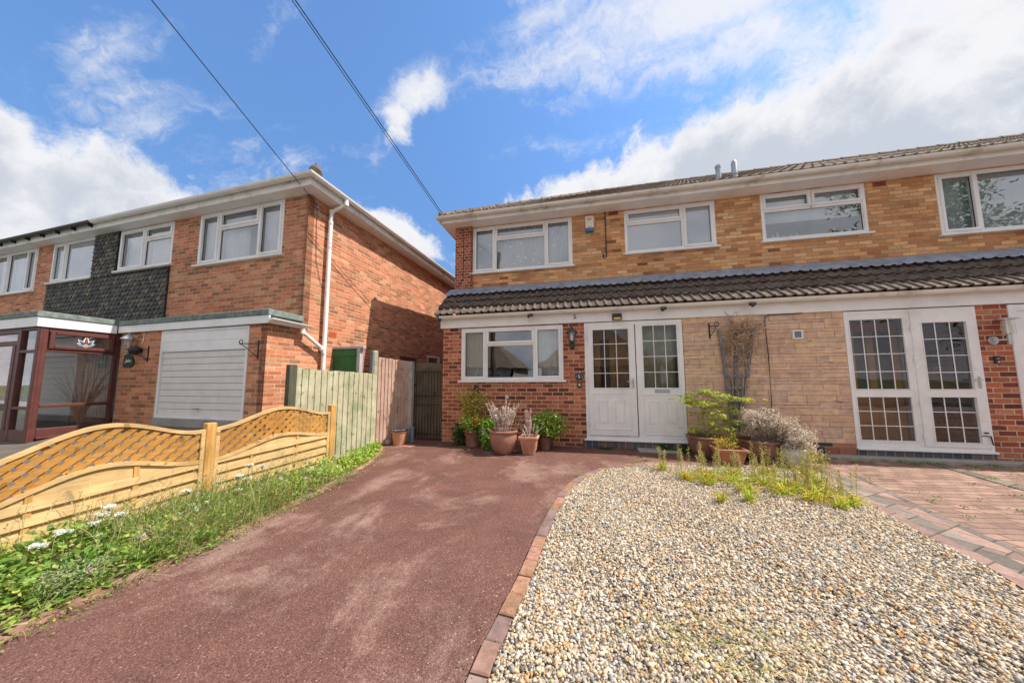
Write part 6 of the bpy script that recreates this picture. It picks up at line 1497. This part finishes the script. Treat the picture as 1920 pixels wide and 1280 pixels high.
# ---- fan trellis with dead climber
t = thing('fan_trellis', (2.52, 5.76, .35), 'grey weathered fan shaped wooden trellis on the stone cladding', 'trellis')
q = MB(); yt = 5.755
for (xb, xt) in ((2.49, 2.365), (2.53, 2.62), (2.565, 2.895), (2.51, 2.50), (2.55, 2.76)):
    if xt in (2.50, 2.76): q.bar((xb, yt, .36), (xb+(xt-xb)*.55, yt, 1.25), .020, .018, (0, 1, 0)); continue
    q.bar((xb, yt, .34), (xt, yt, 2.10), .042, .018, (0, 1, 0))
for z in (.46, .66, .86, 1.08, 1.28, 1.48, 1.68, 1.88):
    f_ = (z-.34)/1.76; a = 2.49+(2.365-2.49)*f_-.025; b = 2.565+(2.895-2.565)*f_+.03
    if z > 1.7: continue
    q.bar((a, yt-.018, z), (b, yt-.018, z+.012), .018, .042, (0, 0, 1))
q.build('laths', 'greywood', t)
q = MB(); rr = random.Random(21); tips = []
for i in range(95):
    p = Vector((2.62+rr.uniform(-.14, .20), 5.73, rr.uniform(1.60, 2.15))) if i > 3 else Vector((2.52+rr.uniform(-.04, .05), 5.74, .3))
    pts = [p]; d = Vector((rr.uniform(-1, 1.2), rr.uniform(-.35, .05), rr.uniform(-.6, 1))).normalized()
    for k in range(7 if i > 3 else 12):
        d = (d+Vector((rr.uniform(-.7, .75), rr.uniform(-.35, .3), rr.uniform(-.55, .5)))).normalized(); st = .055 if i > 3 else .14
        if i <= 3: d = (d*.5+Vector((.05, 0, 1))).normalized()
        p = p+d*st
        if p.y > 5.755: p.y = 5.75
        if p.y < 5.50: p.y = 5.52
        if p.z > 2.46: p.z -= .12
        p.x = min(max(p.x, 2.40), 3.02); pts.append(p.copy())
    q.tube(pts, [.0062*(1-.09*k) if i > 3 else .009*(1-.06*k) for k in range(len(pts))], 4); tips += pts[2:]
q.tube([(2.72, 5.70, .55), (2.66, 5.70, .75), (2.58, 5.70, .98), (2.50, 5.70, 1.12), (2.47, 5.70, 1.30)], .005, 5)
C_ = q.build('dead_climber', 'twig', org=(2.6, 5.74, .3)); setp(C_, 'dead leafless brown climber tangled over the top of the fan trellis', 'climbing plant')
L_ = Leaves(); tp = np.array([list(p) for p in tips if p.z > 1.45 and p.x > 2.42]); tp = tp[npr.integers(0, len(tp), 1500)]; m_ = len(tp); L_.add(tp, rdir(m_, -.2), UP(m_), npr.uniform(.018, .045, m_), .013, cols(m_, [(.62, .42, .29), (.48, .30, .19), (.72, .55, .42)])); L_.build('dead_leaves', 'dry', C_)

# ---- bottles on the bathroom window sill
BC = [(.10, .20, .42), (.62, .66, .66), (.70, .72, .72), (.50, .62, .66), (.72, .70, .66), (.70, .55, .36), (.66, .66, .66), (.20, .42, .50), (.62, .70, .72), (.12, .36, .26), (.55, .30, .30), (.60, .62, .64)]
BW = ['dark blue bottle leftmost', 'clear bottle second from the left', 'tall white bottle in the left cluster', 'pale blue bottle in the left cluster', 'cream tub in the left cluster', 'orange-beige tub', 'white tub ending the left cluster', 'blue bottle starting the right cluster', 'slim pale bottle in the right cluster', 'dark green bottle', 'pinkish bottle near the right frame', 'grey bottle rightmost']
for i, x in enumerate((3.62, 3.72, 3.80, 3.91, 4.02, 4.12, 4.22, 4.62, 4.72, 4.83, 4.95, 5.05)):
    h = (.17, .14, .21, .13, .13, .14, .10, .13, .18, .12, .14, .15)[i]; r = (.028, .03, .026, .03, .038, .036, .032)[i % 7]; y = YU+.10
    t = thing('toiletry_bottle', (x, y, 3.865), BW[i]+' on the bathroom window sill', 'bottle', 'toiletry bottles on the bathroom window sill')
    q = MB(); q.lathe([(0, 0), (r, .003), (r, h*.7), (r*.45, h*.84), (r*.4, h*.88)], (x, y, 3.86), 14); q.build('bottle_body', plain('bottle_plastic', BC[i], .35), t, smooth=True)
    q = MB(); q.lathe([(r*.5, 0), (r*.5, h*.14), (0, h*.15)], (x, y, 3.86+h*.86), 12); q.build('cap', 'upvc', t, smooth=True)
q = MB(); q.cbox(3.56, 5.12, YU+.06, YU+.20, 3.845, 3.859, .002); q.build('inner_sill', 'upvc', H)

# ---- pebbles of the gravel bed
def in_poly(px, py, poly):
    inside = np.zeros(len(px), bool); n = len(poly)
    for i in range(n):
        (x1, y1), (x2, y2) = poly[i], poly[(i+1) % n]
        c = ((y1 > py) != (y2 > py)) & (px < (x2-x1)*(py-y1)/(y2-y1+1e-12)+x1); inside ^= c
    return inside
bm = bmesh.new(); bmesh.ops.create_icosphere(bm, subdivisions=1, radius=1); IV = np.array([v.co[:] for v in bm.verts]); IF = np.array([[v.index for v in f.verts] for f in bm.faces]); bm.free()
GE = [(x+.088, y-.01) for x, y in EDGE[:14]]+[(x+.06, y-.07) for x, y in EDGE[14:18]]+[(x, y-.088) for x, y in EDGE[18:]]
gp = GE+list(reversed(RIGHT))
def pebbles(N, ylo, yhi, s0, s1, name):
    px, py = npr.uniform(-.5, 3.05, N), npr.uniform(ylo, yhi, N); k = in_poly(px, py, gp); px, py = px[k], py[k]; n = len(px)
    s = s0+(s1-s0)*npr.random(n)**2.8
    V = IV[None]*(1+npr.normal(0, .17, (n, 12, 1)))
    V = V*np.stack([npr.uniform(.75, 1.45, n), npr.uniform(.65, 1.0, n), npr.uniform(.40, .70, n)], 1)[:, None, :]*s[:, None, None]
    a = npr.uniform(0, 6.283, n); tl = npr.normal(0, .38, n); c_, s_ = np.cos(tl)[:, None], np.sin(tl)[:, None]
    X, Y, Z = V[..., 0]*c_-V[..., 2]*s_, V[..., 1], V[..., 0]*s_+V[..., 2]*c_
    c_, s_ = np.cos(a)[:, None], np.sin(a)[:, None]; X, Y = X*c_-Y*s_, X*s_+Y*c_
    zz = npr.uniform(.004, .020, n)+.006*np.sin(px*5+py*3)
    P_ = np.stack([X+px[:, None], Y+py[:, None], Z+zz[:, None]], 2).reshape(-1, 3)
    Fq = (IF[None]+(np.arange(n)*12)[:, None, None]).reshape(-1, 3)
    pal = [(.52, .40, .27), (.60, .49, .36), (.44, .31, .19), (.64, .55, .43), (.58, .46, .31), (.27, .26, .25), (.36, .36, .37), (.54, .31, .12), (.52, .46, .39), (.56, .48, .38), (.44, .42, .41), (.15, .14, .14), (.46, .33, .21), (.70, .64, .56), (.52, .42, .29), (.40, .37, .34), (.55, .52, .48)]
    cc = cols(n, pal, .16)*np.array([1.0, .975, .92])
    L = Leaves(); L.v = [P_]; L.f = [Fq]; L.c = [np.repeat(cc, 12, axis=0)]; L.n = 12*n
    return setp(L.build(name, 'stones', org=(1, 2.5, 0)), kind='stuff', label='bed of mixed cream, grey and tan gravel inside the curved brick edging', cat='gravel')
pebbles(165000, .9, 5.0, .0052, .0150, 'gravel')
# fallen leaf scraps and pebbles on drive
L_ = Leaves(); m_ = 60; L_.add(np.stack([npr.uniform(-2.4, 2.2, m_), npr.uniform(1.2, 5.4, m_), np.full(m_, .006)], 1), rdir(m_, 0)*np.array([1, 1, .1]), np.tile([0, 0, 1.], (m_, 1)), npr.uniform(.008, .02, m_), .008, cols(m_, [(.18, .10, .05), (.40, .26, .12), (.12, .07, .05)]))
x = npr.uniform(.3, 2.4, 14); y = npr.uniform(1.8, 3.6, 14); L_.add(np.stack([x, y, np.full(14, .035)], 1), rdir(14, .1)*np.array([1, 1, .3]), np.tile([0, 0, 1.], (14, 1)), .035, .02, cols(14, [(.50, .20, .06), (.62, .34, .10)]))
m_ = 260; ey = npr.uniform(1.2, 4.7, m_); ex = np.interp(ey, [p[1] for p in EDGE[:21]], [p[0] for p in EDGE[:21]])+npr.normal(.02, .07, m_)
L_.add(np.stack([ex, ey, np.full(m_, .028)], 1), rdir(m_, 0)*np.array([1, 1, .1]), np.tile([0, 0, 1.], (m_, 1)), npr.uniform(.005, .012, m_), .008, cols(m_, [(.30, .24, .18), (.48, .40, .32), (.20, .17, .15)]))
setp(L_.build('fallen_leaves', 'dry', org=(0, 3, 0)), kind='stuff', label='scattered brown leaf scraps on driveway and gravel', cat='fallen leaves')

# ================================================================ the street behind, seen only as reflections
M['palebrick'] = plain('pale_render', (.42, .36, .30), .9, var=.15, scale=3)
def street_house(x, y, w_, label):
    t_ = thing('house_across_street', (x, y, -.1), label, 'house', 'houses across the street behind the viewer')
    q = MB(); wins = [(x-w_*.40, x-w_*.14, .8, 2.0), (x+w_*.14, x+w_*.40, .8, 2.0)]; eh = 2.55
    wall(q, 'x', y, -.2, x-w_/2, x+w_/2, -.1, eh, wins, -1); wall(q, 'x', y-8, .2, x-w_/2, x+w_/2, -.1, eh, []); wall(q, 'y', x-w_/2, .2, y-8, y, -.1, eh, [], -1); wall(q, 'y', x+w_/2, -.2, y-8, y, -.1, eh, [], -1); q.build('wall', 'palebrick', t_)
    for (a, b, c, d) in wins:
        q = MB(); ring(q, a, b, c, d, .08, y-.10, y-.02)
        for k in (1, 2): q.cbox(a+(b-a)*k/3-.04, a+(b-a)*k/3+.04, y-.09, y-.03, c, d)
        wo = q.build('window', 'upvc', t_); MB().quad((a, y-.06, c), (a, y-.06, d), (b, y-.06, d), (b, y-.06, c)).build('pane', 'frost', wo)
    q = MB(); q.cbox(x-.5, x+.5, y-.08, y+.02, -.1, 2.0, .01); q.build('door', 'mahogany', t_)
    q = MB(); o_ = .4; q.add([(x-w_/2-o_, y+o_, eh-.1), (x+w_/2+o_, y+o_, eh-.1), (x+w_/2+o_, y-8-o_, eh-.1), (x-w_/2-o_, y-8-o_, eh-.1), (x-w_*.12, y-4, 6.4), (x+w_*.12, y-4, 6.4)], [(0, 1, 5, 4), (2, 3, 4, 5), (1, 2, 5), (3, 0, 4), (0, 3, 2, 1)]); q.build('roof', 'tileroof', t_)
    return t_
street_house(-11, -15, 10, 'hip roofed bungalow opposite, farther left, seen only reflected in glass')
street_house(1.5, -15, 10, 'hip roofed bungalow opposite, in the middle, seen only reflected in glass')
street_house(14, -15, 10, 'hip roofed bungalow opposite, farther right, seen only reflected in glass')
t = thing('garden_tree', (19.5, -7.5, -.1), 'broad green garden tree seen only reflected in the right upstairs windows', 'tree')
q = MB(); q.tube([(19.5, -7.5, -.2), (19.6, -7.5, 4), (19.4, -7.5, 9)], [.32, .24, .14], 10)
for k in range(7): a = k*.9; q.tube([(19.5, -7.5, 4.6+k*.4), (19.5+2.2*math.cos(a), -7.5+2.2*math.sin(a), 7.6+k*.5)], [.09, .03], 6)
q.build('trunk', 'stem', t, smooth=True)
L_ = Leaves()
for k in range(26): c = (19.5+npr.normal(0, 2.1), -7.5+npr.normal(0, 1.8), 9.0+npr.normal(0, 2.0)); bush(L_, c, (1.3, 1.3, 1.0), 420, .20, .13, [(.06, .13, .03), (.10, .20, .04), (.04, .09, .02)], shell=.3)
L_.build('crown', 'leaf', t)
